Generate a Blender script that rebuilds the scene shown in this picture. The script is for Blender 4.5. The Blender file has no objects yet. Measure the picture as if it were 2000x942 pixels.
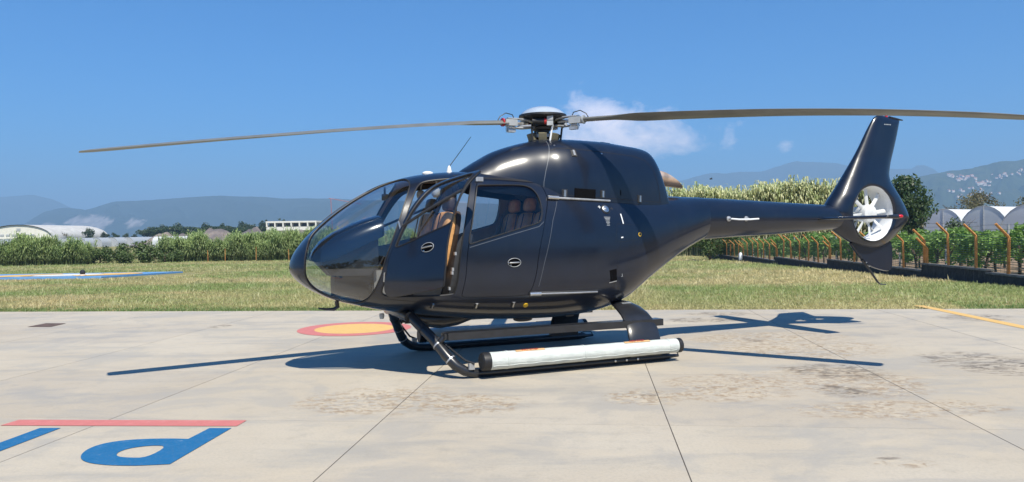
import bpy, bmesh, math, random
import numpy as np
from mathutils import Vector, Matrix, geometry
random.seed(7); RNG = np.random.default_rng(7)
sc = bpy.context.scene
COL = sc.collection

# ------------------------------------------------------------------ camera
CAM_H = 1.537
cam = bpy.data.cameras.new('camera'); cam_o = bpy.data.objects.new('camera', cam); COL.objects.link(cam_o)
cam.sensor_width = 36; cam.lens = 36*1501.0/2000.0; cam.clip_start = .1; cam.clip_end = 60000
_p = math.radians(.663); _th = math.radians(.7896)
_f = Vector((0, math.cos(_p), -math.sin(_p))); _r0 = Vector((1,0,0)); _u0 = Vector((0, math.sin(_p), math.cos(_p)))
_R = _r0*math.cos(_th)-_u0*math.sin(_th); _U = _r0*math.sin(_th)+_u0*math.cos(_th)
cam_o.matrix_world = Matrix(((_R.x,_U.x,-_f.x,0),(_R.y,_U.y,-_f.y,0),(_R.z,_U.z,-_f.z,CAM_H),(0,0,0,1)))
sc.camera = cam_o

# ------------------------------------------------------------------ sky, sun, exposure
SUN = Vector((.24,-.63,1.0)).normalized()
SUN_EL = math.asin(SUN.z); SUN_AZ = math.atan2(SUN.x, SUN.y)
world = bpy.data.worlds.new('World'); sc.world = world; world.use_nodes = True
wt = world.node_tree; wt.nodes.clear()
def WN(t, **k):
    n = wt.nodes.new(t)
    for a, b in k.items(): setattr(n, a, b)
    return n
def wmath(op, a, b=None, c=None, clamp=False):
    n = WN('ShaderNodeMath', operation=op); n.use_clamp = clamp
    for i, v in enumerate((a, b, c)):
        if v is None: continue
        if isinstance(v, (int, float)): n.inputs[i].default_value = v
        else: wt.links.new(v, n.inputs[i])
    return n.outputs[0]
sky = WN('ShaderNodeTexSky', sky_type='NISHITA', sun_disc=False, sun_elevation=SUN_EL, sun_rotation=SUN_AZ,
         altitude=20, air_density=1.0, dust_density=.3, ozone_density=5.0)
tc = WN('ShaderNodeTexCoord')
sep = WN('ShaderNodeSeparateXYZ'); wt.links.new(tc.outputs['Generated'], sep.inputs[0])
# fair weather cloud, a few banks low over the mountains (given by direction)
def cloud_bank(dx, dz, rx, rz, amp):
    """soft bump of density round the direction (dx,1,dz)"""
    y = wmath('MAXIMUM', sep.outputs[1], .05)
    u = wmath('DIVIDE', wmath('SUBTRACT', wmath('DIVIDE', sep.outputs[0], y), dx), rx)
    v = wmath('DIVIDE', wmath('SUBTRACT', wmath('DIVIDE', sep.outputs[2], y), dz), rz)
    d = wmath('ADD', wmath('MULTIPLY', u, u), wmath('MULTIPLY', v, v))
    return wmath('MULTIPLY', wmath('EXPONENT', wmath('MULTIPLY', d, -1.0)), amp)
banks = [(.105,.158,.072,.044,.76), (.19,.128,.070,.032,.68), (.150,.110,.11,.026,.56), (.355,.106,.024,.017,.68), (.295,.137,.024,.009,.42), (.285,.118,.013,.015,.40),
         (-.185,.056,.032,.014,.48), (-.115,.100,.038,.012,.48)]
acc = None
for b in banks:
    o = cloud_bank(*b); acc = o if acc is None else wmath('ADD', acc, o)
mp = WN('ShaderNodeMapping'); mp.inputs['Scale'].default_value = (1,1,1.5); wt.links.new(tc.outputs['Generated'], mp.inputs[0])
nz = WN('ShaderNodeTexNoise'); nz.inputs['Scale'].default_value = 15; nz.inputs['Detail'].default_value = 9; nz.inputs['Roughness'].default_value = .62; nz.inputs['Distortion'].default_value = .25
wt.links.new(mp.outputs[0], nz.inputs['Vector'])
dens = wmath('ADD', wmath('MULTIPLY', wmath('SUBTRACT', nz.outputs[0], .5), 1.9), wmath('SUBTRACT', acc, .50))
cm = wmath('MULTIPLY', wmath('SMOOTHSTEP', dens, 0, .55) if False else wmath('MULTIPLY', dens, 1.7, clamp=True), .78)
hor = wmath('MULTIPLY', wmath('SUBTRACT', sep.outputs[2], .0), 25, clamp=True)
cm = wmath('MULTIPLY', cm, hor)
deep = WN('ShaderNodeMix', data_type='RGBA', blend_type='MULTIPLY'); deep.inputs[0].default_value = 1; deep.inputs[7].default_value = (.055,.41,.70,1); wt.links.new(sky.outputs[0], deep.inputs[6])   # saturated deep blue summer sky
mixc = WN('ShaderNodeMix', data_type='RGBA'); wt.links.new(cm, mixc.inputs[0]); wt.links.new(deep.outputs[2], mixc.inputs[6])
mixc.inputs[7].default_value = (11.0,9.4,9.0,1)
bg = WN('ShaderNodeBackground'); bg.inputs[1].default_value = .130
wt.links.new(mixc.outputs[2], bg.inputs[0])
wo = WN('ShaderNodeOutputWorld'); wt.links.new(bg.outputs[0], wo.inputs[0])
sun = bpy.data.lights.new('sun', 'SUN'); sun.energy = 4.8; sun.angle = math.radians(.53); sun.color = (1,.93,.80)
sun_o = bpy.data.objects.new('sun', sun); COL.objects.link(sun_o)
sun_o.rotation_euler = (-SUN).to_track_quat('-Z', 'Y').to_euler(); sun_o.location = (8,-20,34)
sc.view_settings.view_transform = 'Standard'; sc.view_settings.look = 'None'; sc.view_settings.gamma = 1
sc.view_settings.use_curve_mapping = False; sc.view_settings.exposure = .72
sc.cycles.use_denoising = True
sc.cycles.max_bounces = 6; sc.cycles.diffuse_bounces = 3; sc.cycles.glossy_bounces = 3; sc.cycles.transmission_bounces = 3; sc.cycles.transparent_max_bounces = 24; sc.cycles.volume_bounces = 0
sc.cycles.volume_step_rate = 1; sc.cycles.sample_clamp_indirect = 6

# ------------------------------------------------------------------ helpers
def tag(o, label=None, cat=None, group=None, kind=None):
    for k, v in (('label',label), ('category',cat), ('group',group), ('kind',kind)):
        if v: o[k] = v
    return o
def empty(name, loc=(0,0,0), rz=0, parent=None):
    o = bpy.data.objects.new(name, None); COL.objects.link(o); o.location = loc; o.rotation_euler = (0,0,rz)
    if parent: o.parent = parent
    return o
def link(name, me, parent=None, loc=None, rz=0):
    o = bpy.data.objects.new(name, me); COL.objects.link(o)
    if parent: o.parent = parent
    if loc is not None: o.location = loc
    if rz: o.rotation_euler = (0,0,rz)
    return o
def mesh(name, V, F, m, smooth=False, colors=None, sharp_angle=None):
    me = bpy.data.meshes.new(name); V = np.asarray(V, float)
    if isinstance(F, np.ndarray):
        n, k = F.shape
        me.vertices.add(len(V)); me.vertices.foreach_set('co', V.ravel())
        me.loops.add(n*k); me.loops.foreach_set('vertex_index', F.astype(np.int32).ravel())
        me.polygons.add(n); me.polygons.foreach_set('loop_start', np.arange(0, n*k, k, dtype=np.int32))
        me.update(calc_edges=True); me.validate()
    else:
        me.from_pydata([tuple(v) for v in V], [], [tuple(f) for f in F]); me.update()
    ms = m if isinstance(m, (list, tuple)) else [m]
    for q in ms: me.materials.append(q)
    if smooth:
        me.polygons.foreach_set('use_smooth', np.ones(len(me.polygons), bool))
        if sharp_angle: me.set_sharp_from_angle(angle=math.radians(sharp_angle))
    if colors is not None:
        a = me.color_attributes.new('Col', 'FLOAT_COLOR', 'POINT')
        c = np.ones((len(V),4), np.float32); c[:,:3] = colors; a.data.foreach_set('color', c.ravel())
    return me
class MB:
    """collects shapes for ONE mesh"""
    def __init__(s): s.V = []; s.F = []; s.M = []
    def add(s, V, F, mi=0):
        b = len(s.V); s.V += [tuple(map(float, v)) for v in V]; s.F += [tuple(b+i for i in f) for f in F]; s.M += [mi]*len(F); return s
    def box(s, c, d, R=None, mi=0):
        V = [Vector(((i&1)-.5, ((i>>1)&1)-.5, (i>>2)-.5)) for i in range(8)]
        V = [Vector((v.x*d[0], v.y*d[1], v.z*d[2])) for v in V]
        if R is not None: V = [R @ v for v in V]
        c = Vector(c)
        return s.add([v+c for v in V], [(0,2,3,1),(4,5,7,6),(0,1,5,4),(2,6,7,3),(0,4,6,2),(1,3,7,5)], mi)
    def tube(s, P, r, n=8, cap=True, mi=0, flat=None):
        P = [Vector(p) for p in P]; rs = r if isinstance(r, (list, tuple)) else [r]*len(P)
        rings = []; up = None
        for i, p in enumerate(P):
            t = (P[min(i+1,len(P)-1)]-P[max(i-1,0)]).normalized()
            if up is None: up = Vector((0,0,1)) if abs(t.z) < .9 else Vector((1,0,0))
            a = t.cross(up)
            if a.length < 1e-6: a = t.orthogonal()
            a.normalize(); b = a.cross(t).normalized(); up = b
            fx = flat or 1
            rings.append([p+a*(rs[i]*math.cos(2*math.pi*k/n))+b*(rs[i]*fx*math.sin(2*math.pi*k/n)) for k in range(n)])
        V = [v for q in rings for v in q]; F = []
        for i in range(len(P)-1):
            for k in range(n):
                F.append((i*n+k, i*n+(k+1)%n, (i+1)*n+(k+1)%n, (i+1)*n+k))
        if cap: F += [tuple(range(n-1,-1,-1)), tuple((len(P)-1)*n+k for k in range(n))]
        return s.add(V, F, mi)
    def loft(s, rings, cap=True, mi=0, closed=True):
        n = len(rings[0]); V = [v for q in rings for v in q]; F = []
        for i in range(len(rings)-1):
            for k in range(n if closed else n-1):
                F.append((i*n+k, i*n+(k+1)%n, (i+1)*n+(k+1)%n, (i+1)*n+k))
        if cap: F += [tuple(range(n-1,-1,-1)), tuple((len(rings)-1)*n+k for k in range(n))]
        return s.add(V, F, mi)
    def lathe(s, prof, c=(0,0,0), n=24, R=None, mi=0):
        """prof: list of (radius, height) turned about z, then rotated by R and moved to c"""
        rings = []
        for r_, z_ in prof:
            q = [Vector((r_*math.cos(2*math.pi*k/n), r_*math.sin(2*math.pi*k/n), z_)) for k in range(n)]
            if R is not None: q = [R @ v for v in q]
            rings.append([v+Vector(c) for v in q])
        return s.loft(rings, True, mi)
    def sq(s, c, d, e=.35, R=None, n=20, m=12, mi=0):
        """rounded cushion (superellipsoid) of half sizes d"""
        V = []; F = []
        pw = lambda v, q: math.copysign(abs(v)**q, v)
        for i in range(m+1):
            a = -math.pi/2+math.pi*i/m
            for k in range(n):
                b = 2*math.pi*k/n
                v = Vector((d[0]*pw(math.cos(a),e)*pw(math.cos(b),e), d[1]*pw(math.cos(a),e)*pw(math.sin(b),e), d[2]*pw(math.sin(a),e)))
                if R is not None: v = R @ v
                V.append(v+Vector(c))
        for i in range(m):
            for k in range(n): F.append((i*n+k, i*n+(k+1)%n, (i+1)*n+(k+1)%n, (i+1)*n+k))
        return s.add(V, F, mi)
    def build(s, name, m, parent=None, smooth=True, ang=35, loc=None, rz=0):
        me = mesh(name, s.V, s.F, m, smooth, None, ang if smooth else None)
        if isinstance(m, (list, tuple)): me.polygons.foreach_set('material_index', np.array(s.M, np.int32))
        return link(name, me, parent, loc, rz)
def RX(a): return Matrix.Rotation(a, 3, 'X')
def RY(a): return Matrix.Rotation(a, 3, 'Y')
def RZ(a): return Matrix.Rotation(a, 3, 'Z')

# ------------------------------------------------------------------ materials
class NT:
    def __init__(s, name):
        s.m = bpy.data.materials.new(name); s.m.use_nodes = True; s.t = s.m.node_tree; s.t.nodes.clear()
        s.out = s.t.nodes.new('ShaderNodeOutputMaterial')
    def n(s, typ, ins=None, **k):
        q = s.t.nodes.new(typ)
        for a, b in k.items(): setattr(q, a, b)
        for a, b in (ins or {}).items(): s.set(q.inputs[a], b)
        return q
    def set(s, sock, v):
        if hasattr(v, 'is_output') or isinstance(v, bpy.types.NodeSocket): s.t.links.new(v, sock)
        elif isinstance(v, (tuple, list)) and len(v) == 3 and sock.type == 'RGBA': sock.default_value = (*v, 1)
        else: sock.default_value = v
    def math(s, op, a, b=0, c=None, clamp=False):
        q = s.n('ShaderNodeMath', operation=op); q.use_clamp = clamp
        s.set(q.inputs[0], a); s.set(q.inputs[1], b)
        if c is not None: s.set(q.inputs[2], c)
        return q.outputs[0]
    def mix(s, f, a, b, blend='MIX'):
        q = s.n('ShaderNodeMix', data_type='RGBA', blend_type=blend)
        s.set(q.inputs[0], f); s.set(q.inputs[6], a); s.set(q.inputs[7], b); return q.outputs[2]
    def noise(s, vec, scale, detail=4, rough=.55, dist=0):
        q = s.n('ShaderNodeTexNoise', {'Scale':scale, 'Detail':detail, 'Roughness':rough, 'Distortion':dist}); s.set(q.inputs['Vector'], vec); return q.outputs[0]
    def ramp(s, v, lo, hi, a=0.0, b=1.0):
        q = s.n('ShaderNodeMapRange', {'From Min':lo, 'From Max':hi, 'To Min':a, 'To Max':b}); q.interpolation_type = 'SMOOTHSTEP'; s.set(q.inputs[0], v); return q.outputs[0]
    def pos(s): return s.n('ShaderNodeNewGeometry').outputs['Position']
    def obj(s): return s.n('ShaderNodeTexCoord').outputs['Object']
    def mapping(s, v, scale=(1,1,1), loc=(0,0,0), rot=(0,0,0)):
        q = s.n('ShaderNodeMapping', {'Scale':scale, 'Location':loc, 'Rotation':rot}); s.set(q.inputs[0], v); return q.outputs[0]
    def bsdf(s, col, rough=.5, bump=None, bstr=.2, bdist=.01, **k):
        b = s.n('ShaderNodeBsdfPrincipled', {'Base Color':col, 'Roughness':rough})
        for a, v in k.items(): s.set(b.inputs[a.replace('_',' ')], v)
        if bump is not None:
            q = s.n('ShaderNodeBump', {'Strength':bstr, 'Distance':bdist}); s.set(q.inputs['Height'], bump); s.t.links.new(q.outputs[0], b.inputs['Normal'])
        s.t.links.new(b.outputs[0], s.out.inputs[0]); return b
def simple(name, col, rough=.5, var=.15, scale=8, metal=0, bump=0, spec=.5, **k):
    t = NT(name); v = t.obj(); nz = t.noise(v, scale, 5)
    c = t.mix(t.ramp(nz, .3, .7), tuple(q*(1-var) for q in col), tuple(min(1, q*(1+var)) for q in col))
    t.bsdf(c, rough, nz if bump else None, bump or .1, .01, Metallic=metal, Specular_IOR_Level=spec, **k)
    return t.m
def leafmat(name, trans=.35, rough=.55):
    t = NT(name); a = t.n('ShaderNodeAttribute', attribute_name='Col').outputs['Color']
    d = t.n('ShaderNodeBsdfDiffuse', {'Color':a}); tr = t.n('ShaderNodeBsdfTranslucent', {'Color':a})
    g = t.n('ShaderNodeBsdfGlossy', {'Roughness':rough}); g.inputs[0].default_value = (1,1,1,1)
    m1 = t.n('ShaderNodeMixShader', {0:trans}); t.t.links.new(d.outputs[0], m1.inputs[1]); t.t.links.new(tr.outputs[0], m1.inputs[2])
    m2 = t.n('ShaderNodeMixShader', {0:.035}); t.t.links.new(m1.outputs[0], m2.inputs[1]); t.t.links.new(g.outputs[0], m2.inputs[2])
    t.t.links.new(m2.outputs[0], t.out.inputs[0]); return t.m
M = {}
def paint(name, col):
    t = NT(name); v = t.obj(); n1 = t.noise(v, 3, 6, .6); n2 = t.noise(v, 60, 3); n3 = t.noise(v, 1.3, 5, .6, .3)
    c = t.mix(t.ramp(n1, .35, .75), col, tuple(q*1.3 for q in col))
    dz = t.n('ShaderNodeSeparateXYZ'); t.set(dz.inputs[0], v); n4 = t.noise(t.mapping(v, (2.5,2.5,.8)), 2.0, 8, .7)
    c = t.mix(t.math('MULTIPLY', t.ramp(n4, .50, .80), .05), c, (.11,.10,.085))                      # thin dust film in patches
    b = t.bsdf(c, t.ramp(n3, .3, .7, .34, .42), n2, .012, .002, Coat_Weight=.85, Specular_IOR_Level=.22)
    t.set(b.inputs['Coat Roughness'], t.ramp(n3, .3, .7, .11, .18))
    return t.m
M['paint'] = paint('navy_satin_paint', (.0038,.0072,.0170))
M['black'] = simple('black_rubber', (.012,.012,.013), .5, .2)
M['void'] = simple('dark_opening', (.003,.003,.004), .9, .1, spec=.1)
M['gear'] = simple('black_gear_paint', (.016,.017,.02), .32, .2, Coat_Weight=.3, Coat_Roughness=.15)
M['dark'] = simple('dark_trim', (.02,.021,.024), .55, .25)
M['hood'] = simple('gloss_hood', (.008,.011,.018), .22, .1, Coat_Weight=.5, Coat_Roughness=.1)
M['steel'] = simple('brushed_steel', (.55,.55,.54), .32, .12, 20, metal=1)
M['alu'] = simple('grey_aluminium', (.42,.43,.44), .42, .15, 14, metal=.6)
M['grey'] = simple('grey_paint', (.36,.38,.39), .45, .12)
M['white'] = simple('white_paint', (.74,.76,.77), .38, .06)
M['red'] = simple('red_paint', (.45,.02,.02), .4, .1)
M['yellow'] = simple('yellow_paint', (.62,.38,.02), .5, .1)
M['leather'] = simple('tan_leather', (.74,.37,.13), .48, .2, 14, bump=.15)
M['seatdark'] = simple('dark_seat_shell', (.045,.03,.026), .6, .2)
M['liner'] = simple('cabin_liner', (.24,.23,.215), .7, .1)
M['floor'] = simple('cabin_floor', (.06,.06,.062), .75, .25)
M['exhaust'] = simple('heat_stained_exhaust', (.62,.46,.35), .36, .3, 6, metal=.6)
M['blade'] = simple('blade_paint', (.15,.15,.135), .42, .12, 4)
M['lens'] = simple('red_lens', (.5,.01,.02), .15, .05)
def glass(name, tint, refl=1.0):
    t = NT(name)
    tr = t.n('ShaderNodeBsdfTransparent', {'Color':tint}); g = t.n('ShaderNodeBsdfGlossy', {'Roughness':.015}); g.inputs[0].default_value = (1,1,1,1)
    bf = t.n('ShaderNodeNewGeometry').outputs['Backfacing']                      # thin sheet: same reflection from both faces
    fr = t.n('ShaderNodeFresnel'); t.set(fr.inputs['IOR'], t.ramp(bf, 0, 1, 1.52, 1/1.52)); fac = t.math('MULTIPLY', fr.outputs[0], refl, clamp=True)
    m = t.n('ShaderNodeMixShader'); t.set(m.inputs[0], fac)
    t.t.links.new(tr.outputs[0], m.inputs[1]); t.t.links.new(g.outputs[0], m.inputs[2]); t.t.links.new(m.outputs[0], t.out.inputs[0]); return t.m
M['glass'] = glass('clear_acrylic', (.80,.84,.87), 2.1)
M['glass_dark'] = glass('tinted_acrylic', (.80,.81,.82), 1.1)
M['canvas'] = None
def fabric():
    t = NT('float_canvas'); v = t.obj(); a = t.noise(t.mapping(v, (1.2,14,14)), 3, 6, .6, .4); b = t.noise(v, 9, 5)
    c = t.mix(t.ramp(b, .3, .75), (.47,.505,.48), (.56,.595,.565))
    t.bsdf(c, .55, t.math('ADD', a, t.noise(t.mapping(v, (5,2,9)), 2.5, 6, .65, 1.0)), .4, .014); return t.m
M['canvas'] = fabric()
M['leaf'] = leafmat('foliage', .45); M['grass'] = leafmat('grass_blades', .3, .5)
M['bark'] = simple('bark', (.085,.06,.042), .9, .4, 12, bump=.6)
M['rust'] = simple('rusty_post_paint', (.42,.19,.055), .7, .3, 5, bump=.2)
M['wire'] = simple('green_wire', (.02,.055,.045), .55, .1)

# ---- helicopter body surface: x aft, y starboard, z up, origin below the rotor mast ----
XN = -3.085
POD = np.array([
 # x      zt     zb    zc    hw
 (-3.085,1.170,1.170,1.17,0.00),
 (-3.045,1.318,1.080,1.17,.165),
 (-2.975,1.421,1.008,1.17,.275),
 (-2.890,1.521,.945,1.17,.360),
 (-2.776,1.627,.880,1.16,.440),
 (-2.606,1.768,.806,1.16,.525),
 (-2.317,1.957,.724,1.15,.610),
 (-2.022,2.105,.657,1.14,.670),
 (-1.719,2.197,.605,1.13,.710),
 (-1.409,2.240,.562,1.13,.735),
 (-1.090,2.258,.530,1.13,.750),
 (-.600,2.255,.497,1.14,.755),
 (-.106,2.225,.482,1.16,.750),
 (.300,2.170,.500,1.20,.725),
 (.650,2.110,.550,1.25,.685),
 (.960,2.060,.645,1.32,.635),
 (1.300,2.020,.850,1.42,.560),
 (1.650,1.995,1.060,1.52,.475),
 (2.000,1.982,1.245,1.60,.385),
 (2.320,1.975,1.390,1.68,.300)])
def pchip(X, Y, q):
    X = np.asarray(X, float); Y = np.asarray(Y, float); q = np.asarray(q, float)
    hh = np.diff(X); d = np.diff(Y)/hh; m = np.zeros(len(X))
    for i in range(1, len(X)-1):
        if d[i-1]*d[i] > 0:
            w1 = 2*hh[i]+hh[i-1]; w2 = hh[i]+2*hh[i-1]
            m[i] = (w1+w2)/(w1/d[i-1]+w2/d[i])
    m[0] = d[0]; m[-1] = d[-1]
    k = np.clip(np.searchsorted(X, q)-1, 0, len(X)-2)
    t = np.clip((q-X[k])/hh[k], 0, 1)
    return ((1+2*t)*(1-t)**2*Y[k] + t*(1-t)**2*hh[k]*m[k] + t*t*(3-2*t)*Y[k+1] + t*t*(t-1)*hh[k]*m[k+1])
PODS = np.sqrt(POD[:,0]-XN)
def pod(s, ph):
    """point(s) of the near (port) half: s = sqrt(x-XN), ph -pi/2 keel .. pi/2 roof"""
    s = np.asarray(s, float); ph = np.asarray(ph, float)
    zt, zb, zc, hw = (pchip(PODS, POD[:,i], s) for i in (1,2,3,4))
    x = XN+s*s
    nu = 2.15+.35*np.clip((x+2.8)/1.2, 0, 1)-.3*np.clip((x-.8)/1.3, 0, 1)
    nl = 2.2+.6*np.clip((x+2.8)/1.2, 0, 1)-.6*np.clip((x-.6)/1.5, 0, 1)
    n = np.where(ph > 0, nu, nl)
    c = np.clip(np.cos(ph), 0, 1)**(2/n); q = np.abs(np.sin(ph))**(2/n)
    return np.stack([x, -hw*c, np.where(ph > 0, zc+(zt-zc)*q, zc-(zc-zb)*q)], -1)
def pod_at(x, z):
    """(s, ph) on the port half at station x, height z"""
    s = math.sqrt(max(x-XN, 1e-9)); zt, zb, zc, hw = (float(pchip(PODS, POD[:,i], s)) for i in (1,2,3,4)); cl = lambda v: min(1., max(0., v))
    nu = 2.15+.35*cl((x+2.8)/1.2)-.3*cl((x-.8)/1.3); nl = 2.2+.6*cl((x+2.8)/1.2)-.6*cl((x-.6)/1.5)
    if z >= zc: return s, math.asin(cl((z-zc)/max(zt-zc, 1e-9))**(nu/2))
    return s, -math.asin(cl((zc-z)/max(zc-zb, 1e-9))**(nl/2))

# ================================================================== HELICOPTER
HELI = empty('helicopter', (.403,9.590,0), math.radians(23.3))
tag(HELI, 'dark navy light helicopter parked on skids with its front door open', 'helicopter')
def arr(L): return np.array(L, float)
def chaikin(P, it=2):
    P = arr(P)
    for _ in range(it):
        Q = np.roll(P, -1, 0); P = np.stack([.75*P+.25*Q, .25*P+.75*Q], 1).reshape(-1, 2)
    return P
def resample(P, d):
    P = arr(P); out = []
    for a, b in zip(P, np.roll(P, -1, 0)):
        n = max(1, int(round(np.linalg.norm(b-a)/d)))
        out += [a+(b-a)*i/n for i in range(n)]
    return arr(out)
def inside(P, q):
    P = arr(P); q = arr(q); r = np.zeros(len(q), bool)
    for a, b in zip(P, np.roll(P, -1, 0)):
        c = (a[1] > q[:,1]) != (b[1] > q[:,1])
        with np.errstate(divide='ignore', invalid='ignore'):
            r ^= c & (q[:,0] < (b[0]-a[0])*(q[:,1]-a[1])/(b[1]-a[1])+a[0])
    return r
def pdist(P, q, closed=True):
    P = arr(P); q = arr(q); d = np.full(len(q), 1e9)
    B = np.roll(P, -1, 0) if closed else P[1:]
    for a, b in zip(P if closed else P[:-1], B):
        ab = b-a; t = np.clip(((q-a)@ab)/max(ab@ab, 1e-12), 0, 1)
        d = np.minimum(d, np.linalg.norm(q-(a+t[:,None]*ab), axis=1))
    return d
def inset(P, d):
    P = arr(P); area = .5*np.sum(P[:,0]*np.roll(P[:,1],-1)-np.roll(P[:,0],-1)*P[:,1])
    T = np.roll(P,-1,0)-np.roll(P,1,0); T /= np.linalg.norm(T, axis=1)[:,None]+1e-12
    Nn = np.stack([-T[:,1], T[:,0]], 1)*(1 if area > 0 else -1)
    return P+Nn*d
KS, KP = 2.6, .9                                   # (s, ph) -> roughly metric plane
def dom(L): return np.stack([np.sqrt(arr(L)[:,0]-XN)*KS, arr(L)[:,1]*KP], 1)
def pod3(D): D = arr(D); return pod(D[...,0]/KS, D[...,1]/KP)
def podn(D, e=2e-3):
    D = arr(D); D = np.stack([np.clip(D[...,0], .09, None), np.clip(D[...,1], -math.pi/2*KP+.004, math.pi/2*KP-.004)], -1)
    a = pod3(D+[e,0])-pod3(D-[e,0]); b = pod3(D+[0,e])-pod3(D-[0,e]); n = np.cross(a, b)
    n /= np.linalg.norm(n, axis=-1)[...,None]+1e-12
    flip = n[...,1] > 0
    return np.where(flip[...,None], -n, n)
H2 = math.pi/2
GLASS = [(-2.868,1.31),(-2.938,.706),(-2.966,.221),(-2.962,-.398),(-2.904,-.90),(-2.78,-1.16),(-2.6,-1.22),(-2.44,-1.16),(-2.354,-.90),(-2.299,-.503),(-2.22,-.003),(-2.106,.264),(-1.971,.623),(-1.86,.939),(-1.816,1.112),(-1.81,1.30),(-1.87,1.43),(-2.051,1.475),(-2.329,1.465),(-2.624,1.41)]
DOOR = [(-2.22,-.382),(-2.158,-.002),(-2.053,.254),(-1.918,.605),(-1.81,.893),(-1.747,1.042),(-1.672,1.13),(-1.469,1.135),(-1.255,1.135),(-1.122,1.122),(-1.12,.996),(-1.215,.68),(-1.306,.312),(-1.386,-.004),(-1.421,-.316),(-1.453,-.372),(-1.808,-.455),(-2.126,-.573),(-2.202,-.541)]
SLIDE = [(-1.36,-.369),(-1.296,.084),(-1.207,.477),(-1.087,.949),(-1.027,1.05),(-.683,1.036),(-.293,1.021),(-.256,.961),(-.241,.81),(-.238,.677),(-.356,.292),(-.452,.001),(-.532,-.34),(-.565,-.399),(-1.001,-.401),(-1.328,-.414)]
SLIDEWIN = [(-1.09,.87),(-1.075,.918),(-1.04,.93),(-.565,.945),(-.448,.925),(-.389,.856),(-.348,.72),(-.343,.537),(-.369,.407),(-.419,.366),(-.815,.275),(-1.20,.188),(-1.258,.176),(-1.268,.20),(-1.25,.27),(-1.219,.362)]
def xz(L): return [(x, pod_at(x, z)[1]) for x, z in L]
DOORWIN = xz([(-2.035,1.375),(-2.015,1.42),(-1.93,1.62),(-1.82,1.84),(-1.73,1.98),(-1.655,2.05),(-1.47,2.09),(-1.25,2.115),(-1.185,2.11),(-1.172,2.08),(-1.19,2.02),(-1.245,1.82),(-1.30,1.60),(-1.312,1.545),(-1.33,1.52),(-1.40,1.495),(-1.65,1.44),(-1.95,1.375)])
P_ = {'glass':chaikin(dom(GLASS)), 'door':chaikin(dom(DOOR)), 'slide':chaikin(dom(SLIDE)), 'slidewin':chaikin(dom(SLIDEWIN)), 'doorwin':chaikin(dom(DOORWIN))}
SP = .042
P_ = {k:resample(v, SP*.7) for k, v in P_.items()}
P_['door_in'] = inset(P_['door'], .007); P_['slide_in'] = inset(P_['slide'], .006)
s0, s1 = .03*KS, math.sqrt(2.32-XN)*KS; q0, q1 = -H2*KP, H2*KP
border = resample([(s0,q0),(s1,q0),(s1,q1),(s0,q1)], SP)
gx = np.arange(s0+SP, s1-SP*.5, SP); gy = np.linspace(q0, q1, 66)[1:-1]
grid = np.stack(np.meshgrid(gx, gy), -1).reshape(-1, 2)
keep = np.ones(len(grid), bool)
for k, v in P_.items(): keep &= pdist(v, grid) > SP*.5
grid = grid[keep]
pts = []; edges = []
for v in [border]+list(P_.values()):
    b = len(pts); pts += list(v); edges += [(b+i, b+(i+1)%len(v)) for i in range(len(v))]
pts += list(grid)
cd = geometry.delaunay_2d_cdt([Vector(p) for p in pts], edges, [], 0, 1e-6)
DV = arr([(v.x, v.y) for v in cd[0]]); DT = np.array([f for f in cd[2] if len(f) == 3], int)
cen = DV[DT].mean(1)
ins = {k:inside(v, cen) for k, v in P_.items()}
reg = np.full(len(DT), 'shell', object)
reg[ins['glass']] = 'glass'
reg[ins['door']] = 'gap'; reg[ins['door_in']] = 'door'; reg[ins['doorwin']] = 'doorwin'
reg[ins['slide']] = 'gap'; reg[ins['slide_in']] = 'slide'; reg[ins['slidewin']] = 'slidewin'
SV = pod3(DV); SN = podn(DV)
SV[np.abs(DV[:,1]-q0) < 1e-5, 1] = 0; SV[np.abs(DV[:,1]-q1) < 1e-5, 1] = 0
# orient triangles outward
e1 = SV[DT[:,1]]-SV[DT[:,0]]; e2 = SV[DT[:,2]]-SV[DT[:,0]]
fl = (np.cross(e1, e2)*SN[DT].mean(1)).sum(1) < 0
DT[fl] = DT[fl][:,::-1]
MIR = arr([1,-1,1])
def patch(V, N, T, th):
    """thick sheet from triangles T: outer, inner and rim; returns V, F, material index, rim edges"""
    used = np.unique(T); mp_ = -np.ones(len(V), int); mp_[used] = np.arange(len(used)); t = mp_[T]; n = len(used)
    VV = np.concatenate([V[used], V[used]-N[used]*th]) if th else V[used]
    if not th: return VV, t, np.zeros(len(t), int), []
    ed = {}
    for a, b, c in t:
        for i, j in ((a,b),(b,c),(c,a)): ed[(i,j)] = 1
    rim = [(i,j) for (i,j) in ed if (j,i) not in ed]
    F = [tuple(f) for f in t]+[tuple(f[::-1]+n) for f in t]
    mi = [0]*len(t)+[1]*len(t)
    for i, j in rim: F.append((j, i, i+n, j+n)); mi.append(0)
    return VV, F, np.array(mi), rim
def weld(V, N, T, tol=1e-4):
    key = {}; idx = np.zeros(len(V), int)
    for i, v in enumerate(np.round(V/tol).astype(int)):
        idx[i] = key.setdefault(tuple(v), i)
    return idx[T]
def build_patch(name, V, F, mi, rim, mats, parent):
    me = mesh(name, V, [tuple(f) for f in F], mats, True)
    me.polygons.foreach_set('material_index', np.asarray(mi, np.int32))
    if len(rim):
        n = len(V)//2; rs = set(tuple(sorted(r)) for r in rim) | set(tuple(sorted((a+n,b+n))) for a, b in rim)
        a = me.attributes.new('sharp_edge', 'BOOLEAN', 'EDGE')
        a.data.foreach_set('value', np.array([tuple(sorted(e.vertices)) in rs for e in me.edges], bool))
    return link(name, me, parent)
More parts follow.
